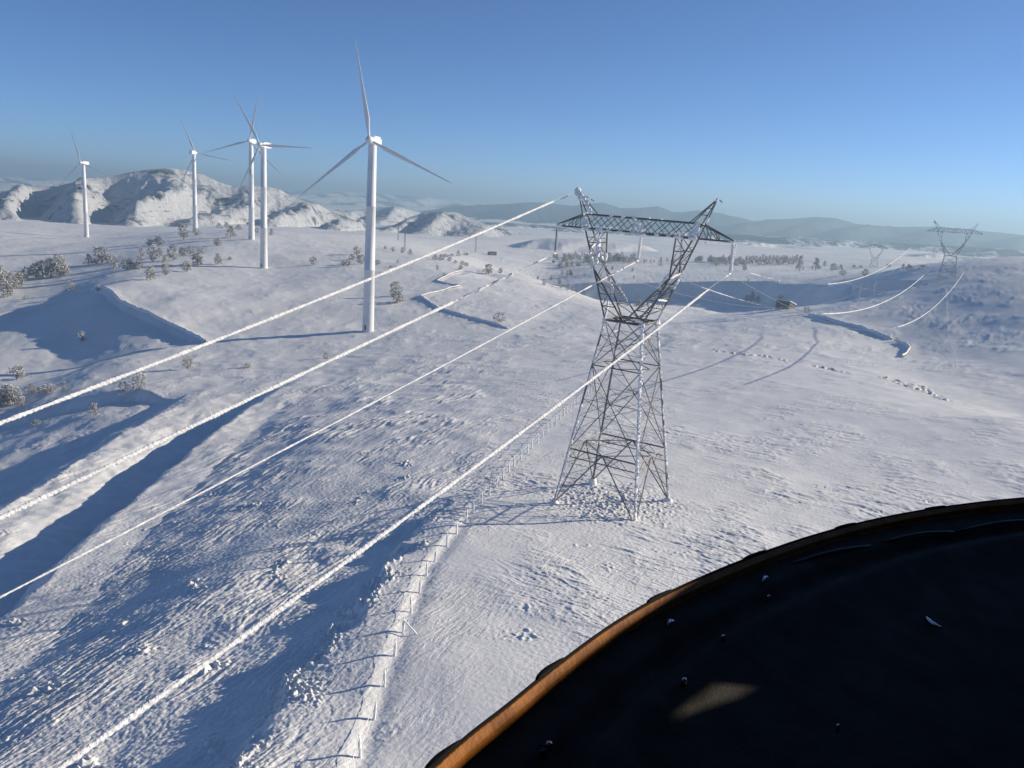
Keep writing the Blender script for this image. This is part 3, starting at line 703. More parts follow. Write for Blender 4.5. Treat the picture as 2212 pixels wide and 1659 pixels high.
    for s in (-1, 1):
        mb = MB(); tp = Vector((s*xt, 0, hb))
        for y in (-1, 1):
            bN = Vector((s*x0, y*dep, hb)); tN = Vector((s*x1, y*dep*.75, ht))
            mb.bar(bN, tp, .13); mb.bar(tN, tp+Vector((0, 0, .12)), .12)
            for f in (.35, .6):
                p = bN+(tp-bN)*f; q = tN+(tp-tN)*(f-.12); mb.bar(p, q, .065); mb.bar(p, tN+(tp-tN)*(f-.33 if f > .4 else .02), .065)
        for f in (.3, .6): mb.bar(Vector((s*x0, -dep, hb)).lerp(tp, f), Vector((s*x0, dep, hb)).lerp(tp, f), .06)
        mb.rime(tp.lerp(Vector((s*x0, 0, hb+.1)), .35), tp+Vector((s*.15, 0, .05)), .24 if s < 0 else .2, 1, .15)
        mb.obj('cantilever_arm', st, t)
    PB = 1.0
    return t
PY = Vector((14.283, 105.374, -37.863)); PPH = -.539
XA = Vector((math.cos(PPH), math.sin(PPH), 0)); YA = Vector((-math.sin(PPH), math.cos(PPH), 0))
def ptip(x, h): return PY+XA*x+Vector((.012*h, -.015*h, h))
build_pylon('nearest steel lattice pylon with a forked head, its legs and crossbeam crusted in white rime', PY, PPH, 0, (.012, -.015), 1.0, 'lattice pylons of the power line')
v = ray(2066, 480); v = v*450/np.hypot(v[0], v[1]); P2T = Vector((v[0], v[1], v[2])); P2 = P2T-Vector((0, 0, 30))
build_pylon('second steel lattice pylon, on the slope of the right hill where the frosted wires rise', P2, -.52, 10, (0, 0), .5, 'lattice pylons of the power line')
v = ray(1895, 523); v = v*895/np.hypot(v[0], v[1]); P3T = Vector((v[0], v[1], v[2])); P3 = P3T-Vector((0, 0, 30))
build_pylon('farthest and faintest forked lattice pylon, left of the one on the right hill', P3, -.36, 10, (0, 0), .4, 'lattice pylons of the power line')

# small lattice masts far away on the white plain
for i, (px, py, hh, dd, lab) in enumerate(((860, 519, 15, 1050, 'tiny thin lattice mast on the white plain, leftmost of three'), (874, 540, 16, 900, 'tiny thin lattice mast right beside another on the white plain'), (1027, 545, 18, 900, 'tiny thin lattice mast on the white plain, the one standing apart to the right'))):
    p = hit([(px, py)])[0]; t = thing('lattice_mast', lab, 'mast', p, .4, 'small masts on the far plain')
    mb = MB()
    for sx in (-1, 1):
        for sy in (-1, 1): mb.bar((sx*.7, sy*.7, -1), (sx*.15, sy*.15, hh), .12)
    for k in range(9):
        za = hh*k/9; zb = hh*(k+1)/9; f = lambda z: .7-.55*z/hh
        for sy in (-1, 1): mb.bar((-f(za), sy*f(za), za), (f(zb), sy*f(zb), zb), .07); mb.bar((sy*f(za), -f(za), za), (sy*f(zb), f(zb), zb), .07)
    mb.obj('mast_frame', [MAT['steel']], t)
    mb = MB(); mb.bar((-1.6, 0, hh*.93), (1.6, 0, hh*.93), .12); mb.bar((-1.2, 0, hh*.8), (1.2, 0, hh*.8), .1); mb.bar((0, 0, hh*.78), (0, 0, hh*.95), .12); mb.obj('mast_arm', [MAT['steel']], t)

# ------------------------------------------------------------------ insulators and wires
def insulator(label, top, bot, frost, name='insulator_string', twin=0.0):
    t = thing(name, label, 'insulator', top, 0, 'insulator strings hanging from the near pylon')
    d = Vector(bot)-Vector(top); L = d.length; q = d.to_track_quat('-Z', 'Y').to_matrix()
    off = [0] if not twin else [-twin, twin]
    for ox in off:
        mb = MB(); n = 18; pr = []
        for k in range(n):
            z = -.45-(L-.8)*k/n; r = .15*(1+.25*frost)
            pr += [(.045, z), (r, z-.03), (r*.96, z-.06), (.05, z-.10)]
        vs = MB(); vs.lathe(pr, 10)
        vs.v = [tuple(q @ Vector((x+ox*max(0, 1+z/L*1.0), y, z))) for x, y, z in vs.v]
        if frost > .2:
            k = 26; rm = MB()
            for i in range(k):
                z = -.4-(L-.7)*i/k
                if random.random() < .45+.55*frost:
                    c = Vector((ox*max(0, 1+z/L)+.06, -.06, z)); rm.rime(c, c+Vector((.10, -.08, -.2)), .085*frost, 1, .07, 6, .5)
            vs.add([tuple(q @ Vector(p)) for p in rm.v], rm.f, 1)
        o = vs.obj('disc_string', [MAT['glass'] if frost < .5 else MAT['rime'], MAT['rime']], t, True)
    mb = MB(); mb.bar(q @ Vector((0, 0, -L+.4)), d, .09); mb.obj('lower_fitting', [MAT['rime' if frost > .5 else 'steel']], t)
    mb = MB(); mb.bar((0, 0, .05), q @ Vector((0, 0, -.45)), .09)
    if twin: mb.bar(q @ Vector((-twin, 0, -.42)), q @ Vector((twin, 0, -.42)), .1)
    mb.obj('fitting', [MAT['rime' if frost > .5 else 'steel']], t)
    mb = MB(); mb.bar(d-YA*.35, d+YA*.35, .14); mb.obj('suspension_clamp', [MAT['rime' if frost > .2 else 'steel']], t)
AT = {'eL': ptip(-9.19, 40), 'L': ptip(-11.76, 31.8), 'M': ptip(0, 31.8), 'R': ptip(11.76, 31.3), 'eR': ptip(9.19, 40)}
insulator('thin dark glass insulator string hanging from the left tip of the near pylon', ptip(-11.76, 35.2), AT['L'], .25)
insulator('white frost-crusted insulator string hanging from the middle of the near crossbeam', ptip(.1, 35.1), AT['M'], .75)
insulator('doubled insulator string thick with frost below the right tip of the near pylon', ptip(11.76, 35.2), AT['R'], .95, twin=.22)

def rime_sleeve(pts, rad, seed=0, comb=.48):
    """frost feathered along a wire: a lumpy sleeve with slanting combed ridges"""
    mb = MB(); rg = []; n = 14; rnd = random.Random(seed); a = None; S = 0
    for i, p in enumerate(pts):
        d = (pts[min(i+1, len(pts)-1)]-pts[max(i-1, 0)]).normalized()
        side = d.cross(Vector((0, 0, 1))).normalized(); up = side.cross(d)
        if i: S += (p-pts[i-1]).length
        e = min(1, .3+i*.22, .3+(len(pts)-1-i)*.22)
        lump = 1+.13*math.sin(S*.83+seed)+.11*math.sin(S*2.17+seed*2)+.06*math.sin(S*5.3)+rnd.uniform(-.07, .07)
        r = []
        for k in range(n):
            an = 2*math.pi*k/n; ca, sa = math.cos(an), math.sin(an)
            ph = S/.36+.75*abs(sa-1)*.5+.25*ca
            saw = ph-math.floor(ph)
            low = .35+.65*max(0, -sa*.7+ca*.4+.3)
            rr = rad*e*lump*(1+comb*low*(saw-.45))*(1+rnd.uniform(-.06, .06))
            r.append(p+side*ca*rr*.86+up*(sa*rr*1.12-.15*rad))
        rg.append(r)
    mb.rings(rg); return mb
WG = 'wires and cables of the power line'
def wire_thing(label, f, t0, t1, bare, sleeves, seed):
    """f(t) -> point; sleeves: (ta, tb, radius)"""
    o0 = f(t0); T = thing('frosted_cable' if sleeves else 'bare_cable', label, 'cable', o0, 0, WG)
    n = 90; pts = [f(t0+(t1-t0)*i/n)-o0 for i in range(n+1)]
    mb = MB(); mb.tube(pts, bare, 6); mb.obj('conductor', [MAT['wire']], T, True)
    for ta, tb, rad, st in sleeves:
        k = max(4, int(abs(tb-ta)/st)); pp = [f(ta+(tb-ta)*i/k)-o0 for i in range(k+1)]
        rime_sleeve(pp, rad, seed).obj('rime_sleeve', [MAT['cable_rime']], T)
    return T
def near_line(A, a, b, c):
    return lambda t: A-YA*t+Vector((0, 0, a*t*t+b*t+c*(1-math.exp(-t/4))))
fe = near_line(AT['eL'], .00034, -.25612, .05); fl = near_line(AT['L'], -.00005, -.2120, -.08); fm = near_line(AT['M'], .00016, -.20605, .15); fr = near_line(AT['R'], .00029, -.22963, .30)
def sag_line(A, B, S):
    return lambda t: A+(B-A)*t-Vector((0, 0, 4*S*t*(1-t)))
def p2tip(x, dz): return P2T+Vector((math.cos(-.52), math.sin(-.52), 0))*x+Vector((0, 0, dz))
wire_thing('upper frosted cable running down left from the left peak of the near pylon', fe, 0, 150, .018, [(6.2, 118, .115, .10)], 1)
wire_thing('thick frosted cable from the left insulator across the foot of the nearest turbine', fl, 0, 150, .022, [(2.2, 5.6, .10, .12), (10.3, 118, .145, .10)], 2)
wire_thing('thinnest evenly frosted cable running down left from the middle insulator', fm, 0, 150, .022, [(.6, 14.5, .085, .10), (14.5, 118, .055, .08)], 3)
wire_thing('lowest frosted cable, passing before the near pylon body to the lower left', fr, 0, 150, .022, [(.5, 1.7, .10, .1), (7.2, 100, .122, .08)], 4)
L2 = 351.0
def seg(a, b, r=.17, st=.9): return (a/L2, b/L2, r*.62, st/L2)
ga = sag_line(AT['eL'], p2tip(-9.19, 0), 20.0); gm = sag_line(AT['M'], p2tip(0, -8.2), 18.0); gr = sag_line(AT['R'], p2tip(11.76, -8.2), 20.4); gl = sag_line(AT['L'], p2tip(-11.76, -8.2), 18.0); gE = sag_line(AT['eR'], p2tip(9.19, 0), 20)
wire_thing('far wire frosted in a short broken run and a long white curve, topmost of three', ga, 0, 1, .012, [seg(75, 84, .12), seg(85.5, 87, .12), seg(88, 93, .13), seg(97, 99, .11), seg(146, 290, .16)], 5)
wire_thing('far wire with a frosted stretch right behind the near pylon and the longest white curve', gm, 0, 1, .016, [seg(23, 40, .085), seg(41.5, 45, .08), seg(46.5, 47.3, .07), seg(49, 50, .07), seg(52, 53, .07), seg(104, 268, .20)], 6)
wire_thing('far wire frosted only in the lowest white curve that climbs to the second pylon', gr, 0, 1, .016, [seg(130, 133, .14), seg(135.5, 290, .19)], 7)
wire_thing('bare far wire running from the left insulator toward the second pylon', gl, 0, 1, .016, [], 8)
wire_thing('bare far earth wire running from the right peak of the near pylon', gE, 0, 1, .012, [], 9)
# little vibration dampers clamped on the earth wires
def damper(label, f, t, sc=1.0):
    p = f(t); q = f(t+sc); d = (q-p).normalized(); T = thing('vibration_damper', label, 'damper', p, 0, 'vibration dampers on the earth wires')
    mb = MB(); mb.bar(-d*.30-Vector((0,0,.14)), d*.30-Vector((0,0,.14)), .03); mb.bar((0,0,.03), (0,0,-.15), .05); mb.obj('messenger', [MAT['steel']], T)
    for s in (-1, 1):
        mb = MB(); mb.bar(d*s*.18-Vector((0,0,.14)), d*s*.36-Vector((0,0,.14)), .13); mb.obj('damper_weight', [MAT['steel']], T)
for t in (3.1, 4.0): damper('small dark damper on the wire just left of the left pylon peak', fe, t)
for t in (2.6, 4.2): damper('small dark damper on the far wire just right of the left pylon peak', ga, t/L2, 1/L2)
damper('small dark damper on the wire at the right pylon peak', gE, 1.2/L2, 1/L2)

# ------------------------------------------------------------------ frosted trees
def crown_mb(seed, shape, bare=.12):
    """drooping, rime-laden foliage of unit height: many small clumped faces"""
    rnd = random.Random(seed); mb = MB()
    def env(h):
        if shape == 'column': return .17*(1-.55*abs(h-.45)**1.5*2.2)*(1 if h > .05 else .6)
        if shape == 'cone': return .30*(1-h)**.75+.03
        if shape == 'round': return .30*math.sqrt(max(0, 1-((h-.56)/.47)**2))
        return .50*math.sqrt(max(0, 1-(h-.12)**2/.82))
    nb = 62 if shape != 'bush' else 64
    lob = [(rnd.uniform(0, 6.28), rnd.uniform(.2, 1), rnd.uniform(.7, 1.3)) for _ in range(7)]
    for i in range(nb):
        h = bare+(1-bare)*(i+rnd.random())/nb; an = rnd.uniform(0, 6.283)
        e = env(h)*(.75+.5*rnd.random())
        for la, lh, ls in lob:
            if abs(lh-h) < .13 and math.cos(an-la) > .3: e *= ls
        rr = e*math.sqrt(rnd.uniform(.15, 1)); c = Vector((math.cos(an)*rr, math.sin(an)*rr, h))
        out = Vector((math.cos(an), math.sin(an), -.55)).normalized(); sz = rnd.uniform(.028, .062)*(1.25 if shape in ('bush', 'round') else 1)
        for k in range(13):
            p = c+Vector((rnd.gauss(0, .6), rnd.gauss(0, .6), rnd.gauss(-.15, .8)))*sz
            a = (out+Vector((rnd.uniform(-.8, .8), rnd.uniform(-.8, .8), rnd.uniform(-.7, .7)))).normalized()
            b_ = a.cross(Vector((rnd.uniform(-1, 1), rnd.uniform(-1, 1), rnd.uniform(-1, 1)))).normalized()
            l = sz*rnd.uniform(.7, 1.5); q = sz*rnd.uniform(.3, .6)
            mi = 0 if rnd.random() < .52 else 1
            mb.add([p-a*l*.5, p+b_*q, p+a*l*.6, p-b_*q], [(0, 1, 2, 3)], mi)
    return mb
def trunk_mb(seed, shape):
    rnd = random.Random(seed); mb = MB(); top = .9 if shape != 'bush' else .3
    mb.tube([(rnd.uniform(-.01, .01), rnd.uniform(-.01, .01), z*top) for z in (-.12, .02, .3, .6, 1)], [.03, .026, .02, .013, .004], 6)
    for i in range(9 if shape != 'bush' else 12):
        h = rnd.uniform(.12, .8)*top if shape != 'bush' else .02; an = rnd.uniform(0, 6.28); L = rnd.uniform(.10, .2) if shape != 'bush' else rnd.uniform(.4, .7)
        up = rnd.uniform(-.1, .12) if shape != 'bush' else rnd.uniform(.4, .8)
        mb.tube([(0, 0, h), (math.cos(an)*L*.5, math.sin(an)*L*.5, h+up*.6), (math.cos(an)*L, math.sin(an)*L, h+up*(.5 if shape != 'bush' else 1))], [.012, .008, .003], 5)
    return mb
TREES = {}
for sh, sd in (('column', 11), ('column', 12), ('cone', 13), ('cone', 14), ('round', 15), ('round', 16), ('bush', 17), ('bush', 18)):
    TREES.setdefault(sh, []).append((crown_mb(sd, sh).obj('crown', [MAT['needles'], MAT['frost']]).data, trunk_mb(sd, sh).obj('trunk', [MAT['bark']]).data))
for o in list(COL.objects):
    if o.name.split('.')[0] in ('crown', 'trunk') and o.parent is None: bpy.data.objects.remove(o)
NAMES = {'column': 'frosted_pine', 'cone': 'frosted_fir', 'round': 'frosted_tree', 'bush': 'frosted_bush'}
CATS = {'column': 'tree', 'cone': 'tree', 'round': 'tree', 'bush': 'bush'}
def grow(p, hpx, wpx, shape, label, group):
    d = p.length; H = max(.7, hpx*d/FPX*1.05); Wd = wpx*d/FPX if wpx else None
    un = {'column': .36, 'cone': .58, 'round': .58, 'bush': 1.0}[shape]
    sxy = H*random.uniform(.95, 1.25) if not Wd else 1.05*Wd/un
    t = thing(NAMES[shape], label, CATS[shape], p-Vector((0, 0, .1)), random.uniform(0, 6.28), group)
    cr, tk = random.choice(TREES[shape])
    for nm, me in (('crown', cr), ('trunk', tk)):
        o = bpy.data.objects.new(nm, me); COL.objects.link(o); o.parent = t; o.scale = (sxy, sxy, H)
def grove(off, k, lst, label, group, shapes, single=None):
    pts = hit([(off[0]+x*k, off[1]+y*k) for x, y, *_ in lst])
    for i, (p, q) in enumerate(zip(pts, lst)):
        h = q[2]*k; w_ = q[3]*k if len(q) > 3 and q[3] else None
        sh = q[4] if len(q) > 4 else random.choice(shapes)
        grow(p, h, w_, sh, q[5] if len(q) > 5 else label, None if len(q) > 5 else group)
K = .30006
c = 'round'; co = 'column'; bu = 'bush'; fi = 'cone'
GA = (0, 331.9)
grove(GA, K, [(1325,620,90,60,co,'plump frosted pine standing left of the tower of the turbine seen from behind'),(1410,590,45,50,c,'low frosted tree at the foot of the turbine seen from behind'),
 (1660,605,75,75,fi,'wide frosted tree on the ridge just left of the paired turbine towers'),(1140,658,55,60,c,'bushy frosted tree with drifted snow on its right, uphill edge of the left grove'),
 (1085,910,90,55,co,'lowest dark-shadowed frosted pine of the left grove, nearest the viewer'),(1190,880,100,50,c,'slim frosted tree with a bare white trunk low in the left grove'),(1350,852,70,60,c,'snow-topped rounded tree at the lower right of the left grove'),
 (1425,805,85,70,co,'tallest frosted pine on the right side of the left grove'),(1570,800,75,45,co,'frosted pine standing alone between the left grove and the second turbine')], '', '', [co])
grove(GA, K, [(1575,540,35,45),(1630,535,35,45),(1720,550,35,50),(1850,572,35,30),(1955,592,45,35)], 'small frosted tree along the top of the ridge by the paired turbine towers', 'trees on the ridge top', [c, fi])
grove(GA, K, [(1080,665,40,45),(1565,665,45,55),(1020,750,65,35),(1105,780,105,55),(1150,748,60,50),(1245,770,90,65),(1310,728,50,45),(1372,725,50,50),(1445,732,50,50),(1655,768,22,25),(640,805,65,60),(735,792,95,85),(785,792,50,55),(835,840,88,38),(920,842,75,70),(1005,832,82,42),(1185,780,40,30),(690,800,35,40),(960,835,40,40)], 'frosted pine of the scattered grove on the left slope below the turbines', 'left grove of frosted pines', [co, c, fi])
grove(GA, K, [(200,892,60,65),(260,895,85,80),(310,895,100,80),(370,893,112,75),(430,888,130,85),(462,875,90,60),(150,925,60,60),(-10,1000,150,90),(40,990,120,80),(95,985,95,70),(140,960,80,60),(60,1030,80,70)], 'tall dim tree in the dense clump at the left edge of the picture', 'dense clump at the left edge', [c, co])
G6 = (0, 608.4); K6 = .27505
grove(G6, K6, [(1095,858,120,115,bu,'bigger frosted bush of the pair under the uppermost cable on the left'),(970,882,70,75,bu,'smaller frosted bush beside the bigger one under the uppermost cable'),(740,1048,75,62,c,'white-frosted little tree on the crest of the left snow bank'),
 (1475,682,100,85,bu,'frosted bush with a long shadow above the uppermost cable, left'),(1945,680,45,60,bu,'small frosted bush with a white drift to its right, left of the turbine track'),(290,1132,40,65,bu,'low snow-covered bush on the bank at the far left'),(640,465,70,48,c,'lone small tree standing in the big blue shadow on the left'),(505,862,62,30,co,'thin frosted sapling just above the uppermost cable at left'),(770,78,38,30,co,'frosted sapling at the upper corner of the snowed-over wall')], '', '', [bu])
grove(G6, K6, [(140,765,90,95),(120,968,120,95),(60,972,140,85),(10,990,120,90),(250,885,62,85),(375,882,55,85),(165,975,70,60),(310,880,35,60)], 'shadowy frosted bush in the thicket at the left edge above the cable', 'thicket above the cable', [bu, c])
grove(G6, K6, [(550,78,68,60),(205,155,40,45)], 'frosted bush between the left clump and the snowed-over wall', 'bushes by the snowed-over wall', [bu])
GB = (608.4, 387.2)
grove(GB, K, [(230,620,60,48,c,'round frosted tree alone left of the nearest turbine, casting a thin shadow'),(820,842,95,75,c,'taller of two snow-laden trees right of the nearest turbine'),(830,890,72,88,c,'lower bushy one of two snow-laden trees right of the nearest turbine'),(1570,1037,68,88,bu,'single round frosted bush on the open slope left of the near pylon'),(1490,686,66,52,co,'tallest white frosted tree on the crest where the second cable ends'),(320,1285,45,50,bu,'small frosted bush between the two upper cables below the nearest turbine')], '', '', [c])
grove(GB, K, [(445,627,40,34),(480,628,45,40),(510,582,40,42),(540,547,56,58),(572,612,62,58),(690,613,30,40),(835,606,25,16),(550,575,30,30)], 'small frosted tree in the group just behind the nearest turbine', 'trees around the nearest turbine', [c])
grove(GB, K, [(1120,656,35,20),(1170,702,25,20),(1290,650,30,32),(785,636,14,30),(1575,682,40,30),(1890,766,46,32),(2010,786,40,30),(2060,802,36,30),(2092,804,30,24),(1455,670,20,24)], 'little frosted tree along the crest of the white slope behind the cables', 'trees along the white crest', [c, bu])
grove(GB, K, [(745,507,25,22),(800,521,33,28),(870,532,40,26),(925,546,42,34),(1105,582,36,48),(1150,587,40,40),(1210,592,32,34),(1270,556,42,34),(1040,566,14,40),(1180,560,18,50),(1225,556,20,50),(1330,548,18,40),(1250,608,22,30),(1300,618,26,30),(1330,628,24,30)], 'small dark tree at the hollow beyond the white crest, right of the nearest turbine', 'trees in the hollow', [c, fi])
GC = (1050.9, 470.1)
rg = random.Random(5)
row = [(x, 318+rg.uniform(-6, 14), rg.uniform(34, 62), rg.uniform(20, 36)) for x in range(722, 1080, 13)]
row += [(x, 296+rg.uniform(-10, 12), rg.uniform(24, 40), rg.uniform(18, 30)) for x in range(560, 740, 16)]
grove(GC, K, row, 'frosted pine in the dense dark row on the plain, seen through the pylon head', 'dense pine row behind the pylon', [co, fi])
row = [(rg.uniform(480, 760), rg.uniform(275, 375), rg.uniform(22, 42), rg.uniform(14, 28)) for _ in range(26)]
grove(GC, K, row, 'small frosted pine scattered on the shaded slope left of the pylon head', 'scattered pines on the shaded slope', [co, fi])
grove(GC, K, [(545,412,32,18),(580,420,38,22),(602,420,44,22),(612,418,36,20),(465,452,36,20),(525,477,44,22),(370,450,26,16),(1060,440,24,14),(1050,388,26,16),(905,375,26,18)], 'tiny pine on the dark blue bank beyond the white crest', 'pines on the dark bank', [co])
grove(GC, K, [(1100,642,52,46),(1085,640,44,36),(1120,645,40,30),(960,614,32,30),(1320,610,22,18),(1070,640,30,30)], 'frosted bush peeping over the crest between the pylon arms', 'bushes between the pylon arms', [c, bu])
grove(GC, K, [(1250,352,62,32,fi,'pointed frosted fir standing alone inside the fork of the near pylon'),(1857,382,50,26,co,'single grey pine just right of the frost-thick insulator')], '', '', [fi])
grove(GC, K, [(1135,327,25,14),(1180,327,26,16),(1150,322,20,12),(1300,316,26,14),(1333,330,32,20),(1345,325,30,20),(1205,322,18,12)]+[(x, 318+rg.uniform(-3, 3), rg.uniform(30, 42), rg.uniform(18, 26)) for x in (1508,1522,1534,1546)]+[(x, 320+rg.uniform(-3, 3), rg.uniform(28, 46), rg.uniform(18, 28)) for x in range(1596, 1730, 15)], 'small pine in the broken row on the plain right of the pylon fork', 'broken pine row on the plain', [co, fi])
G4 = (1604, 553.1)
row = [(x, 58+rg.uniform(-8, 14), rg.uniform(40, 60), rg.uniform(26, 40)) for x in range(-215, 400, 24)]
grove(G4, K, row, 'frosted pine in the long row on the plain between the pylons', 'long pine row between the pylons', [co, fi, c])
grove(G4, K, [(410,108,95,58,fi,'tallest frosted pine at the right end of the long row'),(525,102,76,62,fi,'broad frosted fir standing apart right of the long row'),(880,148,46,36,c,'dark rounded tree on the plain right of the fir pair'),(720,142,38,52,bu,'low wide bush on the shaded bank edge right of the long row'),(460,418,46,52,bu,'round frosted bush at the corner of the snowed-over wall near the hut'),(270,312,32,40,bu,'frosted bush just above the little stone hut'),(1110,615,28,34,bu,'small frosted bush at the far end of the snowed-over wall'),(1145,735,24,26,bu,'small bush at the snow drift below the wall end')], '', '', [bu])
grove(G4, K, [(590,77,36,30),(655,102,40,44),(705,97,30,34),(1155,92,30,26),(1190,102,36,36),(1210,104,28,28),(1270,107,20,24),(1050,80,18,34),(1300,85,16,40),(800,82,18,30),(850,84,16,30)], 'small tree scattered on the plain below the far pylons', 'trees below the far pylons', [c, fi])
grove(G4, K, [(65,332,66,50),(110,337,46,40),(30,325,40,36),(40,192,20,18),(250,212,26,16),(-30,200,22,16)], 'frosted tree in the blue shadow left of the stone hut', 'trees in the shadow by the hut', [c, fi])

# ------------------------------------------------------------------ huts
def hut(label, px, L, Wd, H, rz):
    p = hit([px])[0]; t = thing('stone_hut', label, 'hut', p, rz)
    mb = MB(); h = H*.55
    mb.add([(-L/2,-Wd/2,-2),(L/2,-Wd/2,-2),(L/2,Wd/2,-2),(-L/2,Wd/2,-2),(-L/2,-Wd/2,H),(L/2,-Wd/2,H),(L/2,Wd/2,h),(-L/2,Wd/2,h)],
           [(0,1,5,4),(2,3,7,6),(1,2,6,5),(3,0,4,7),(3,2,1,0),(4,5,6,7)]); mb.obj('wall', [MAT['stone']], t)
    mb = MB(); n = 8; rgs = []
    for i in range(n+1):
        x = -L/2-.35+(L+.7)*i/n; b = lambda: random.uniform(-.08, .08)
        rgs.append([(x,-Wd/2-.3,H+.06),(x,-Wd/2-.25,H+.34+b()),(x,-Wd/4,H*.75+h*.25+.46+b()),(x,Wd/4,H*.25+h*.75+.46+b()),(x,Wd/2+.4,h+.3+b()),(x,Wd/2+.4,h-.1)])
    mb.rings(rgs); mb.obj('snowy_roof', [MAT['rime']], t)
    mb = MB(); mb.box((-.5, -Wd/2-.03, .9), (.9, .1, 1.9)); mb.obj('door', [MAT['bark']], t)
    return t
hut('dark stone hut under a thick snow roof at the upper end of the straight wall', (1696, 668), 7.5, 5.5, 4.0, R_(-50))
hut('tiny far hut with a snow roof, in the hollow left of the near pylon', (1063, 551), 8, 6, 4, R_(25))

# ------------------------------------------------------------------ fences
def fence(label, pl, step, hgt, wires=True, maxn=100, group=None):
    p0 = Vector((pl[0][0], pl[0][1], zland(*pl[0]))); t = thing('post_and_wire_fence', label, 'fence', p0, 0)
    pts = []; acc = 0; nxt = 0
    for (ax, ay), (bx, by) in zip(pl[:-1], pl[1:]):
        L = math.hypot(bx-ax, by-ay)
        while nxt <= acc+L and len(pts) < maxn:
            f = (nxt-acc)/L; pts.append((ax+(bx-ax)*f, ay+(by-ay)*f)); nxt += step*random.uniform(.85, 1.15)
        acc += L
    zz = land(np.array([p[0] for p in pts]), np.array([p[1] for p in pts]))[0]
    P = [Vector((x, y, z)) for (x, y), z in zip(pts, zz)]
    tops = []
    for p in P:
        mb = MB(); b = p-p0; tp = b+Vector((random.uniform(-.16, .16), random.uniform(-.14, .14), hgt*random.uniform(.88, 1.08)))
        mb.rime(b-Vector((0, 0, .4)), tp, .125 if hgt > 1.4 else .07, 0, .2, 6, .18); tops.append((b, tp)); mb.obj('post', [MAT['post']], t, True)
    if wires:
        for f in (.93, .5):
            mb = MB(); pp = []
            for (b0, t0), (b1, t1) in zip(tops[:-1], tops[1:]):
                for j in range(12):
                    q = b0.lerp(t0, f).lerp(b1.lerp(t1, f), j/12); pp.append(q-Vector((0, 0, .12*math.sin(math.pi*j/12))))
            mb.tube(pp, [random.choice((.008, .008, .012, .03, .04)) for _ in pp], 5); mb.obj('frosted_wire', [MAT['rime']], t, True)
    return t, P, p0
near_f, NP, NP0 = fence('frosted post and wire fence running from the bottom edge toward the near pylon', PL_FENCE, 4.0, 1.62, True, 44)
# one post has a slanting brace, as strainer posts do
i = min(range(len(NP)), key=lambda k: abs(NP[k].y-64)); mb = MB(); b = NP[i]-NP0
mb.rime(b+Vector((0, 0, 1.25)), b+Vector((1.5, -.5, -.05)), .08, 0, .2, 6, .15); mb.obj('strainer_brace', [MAT['post']], near_f, True)
fence('distant fence with thin dark posts bending round the field below the right hill', PL_RFENCE, 3.4, 1.25, True, 90)

# ------------------------------------------------------------------ snowed-over walls
def wall(label, pl, h, wdt):
    p0 = Vector((pl[0][0], pl[0][1], zland(*pl[0]))); t = thing('dry_stone_wall', label, 'wall', p0, 0)
    pts = []
    for (ax, ay), (bx, by) in zip(pl[:-1], pl[1:]):
        L = math.hypot(bx-ax, by-ay); k = max(2, int(L/.8))
        pts += [(ax+(bx-ax)*i/k, ay+(by-ay)*i/k) for i in range(k)]
    zz = land(np.array([p[0] for p in pts]), np.array([p[1] for p in pts]))[0]
    rg = []; sn = []
    for i, ((x, y), z) in enumerate(zip(pts, zz)):
        a = pts[max(i-1, 0)]; b = pts[min(i+1, len(pts)-1)]; d = Vector((b[0]-a[0], b[1]-a[1], 0)).normalized(); s = Vector((d.y, -d.x, 0))
        c = Vector((x, y, z))-p0; u = lambda q=.12: random.uniform(-q, q); H = h*(.8+.35*random.random())
        rg.append([c-s*wdt*.55-Vector((0,0,1)), c-s*(wdt*.4+u())+Vector((0,0,H*.6)), c-s*(wdt*.3+u())+Vector((0,0,H+u())), c+s*(wdt*.3+u())+Vector((0,0,H+u())), c+s*(wdt*.4+u())+Vector((0,0,H*.6)), c+s*wdt*.55-Vector((0,0,1))])
        sn.append([c-s*(wdt*.42+u())+Vector((0,0,H*.93)), c-s*(wdt*.2)+Vector((0,0,H+.28+u())), c+s*(wdt*.3)+Vector((0,0,H+.3+u())), c+s*(wdt*.7+u())+Vector((0,0,H*.55)), c+s*wdt*1.1-Vector((0,0,.6)), c-s*wdt*.1+Vector((0,0,H*.6))])
    mb = MB(); mb.rings(rg); mb.obj('stonework', [MAT['stone']], t)
    mb = MB(); mb.rings(sn); mb.obj('snow_cap', [MAT['rime']], t, True)
wall('snowed-over stone wall edging the big blue shadow on the left flank', PL_WALLS, .7, .8)
wall('zigzag snowed-over wall on the white slope right of the nearest turbine', PL_DRIFTZ, .45, .7)
wall('straight snowed-over stone wall running down right from the hut, its shadow on the left', PL_HUTWALL, .65, .8)
wall('short bent low wall round the snow drift at the end of the straight wall', bpl([(1941,740),(1957,746),(1965,756),(1957,766),(1946,772)]), .7, .7)

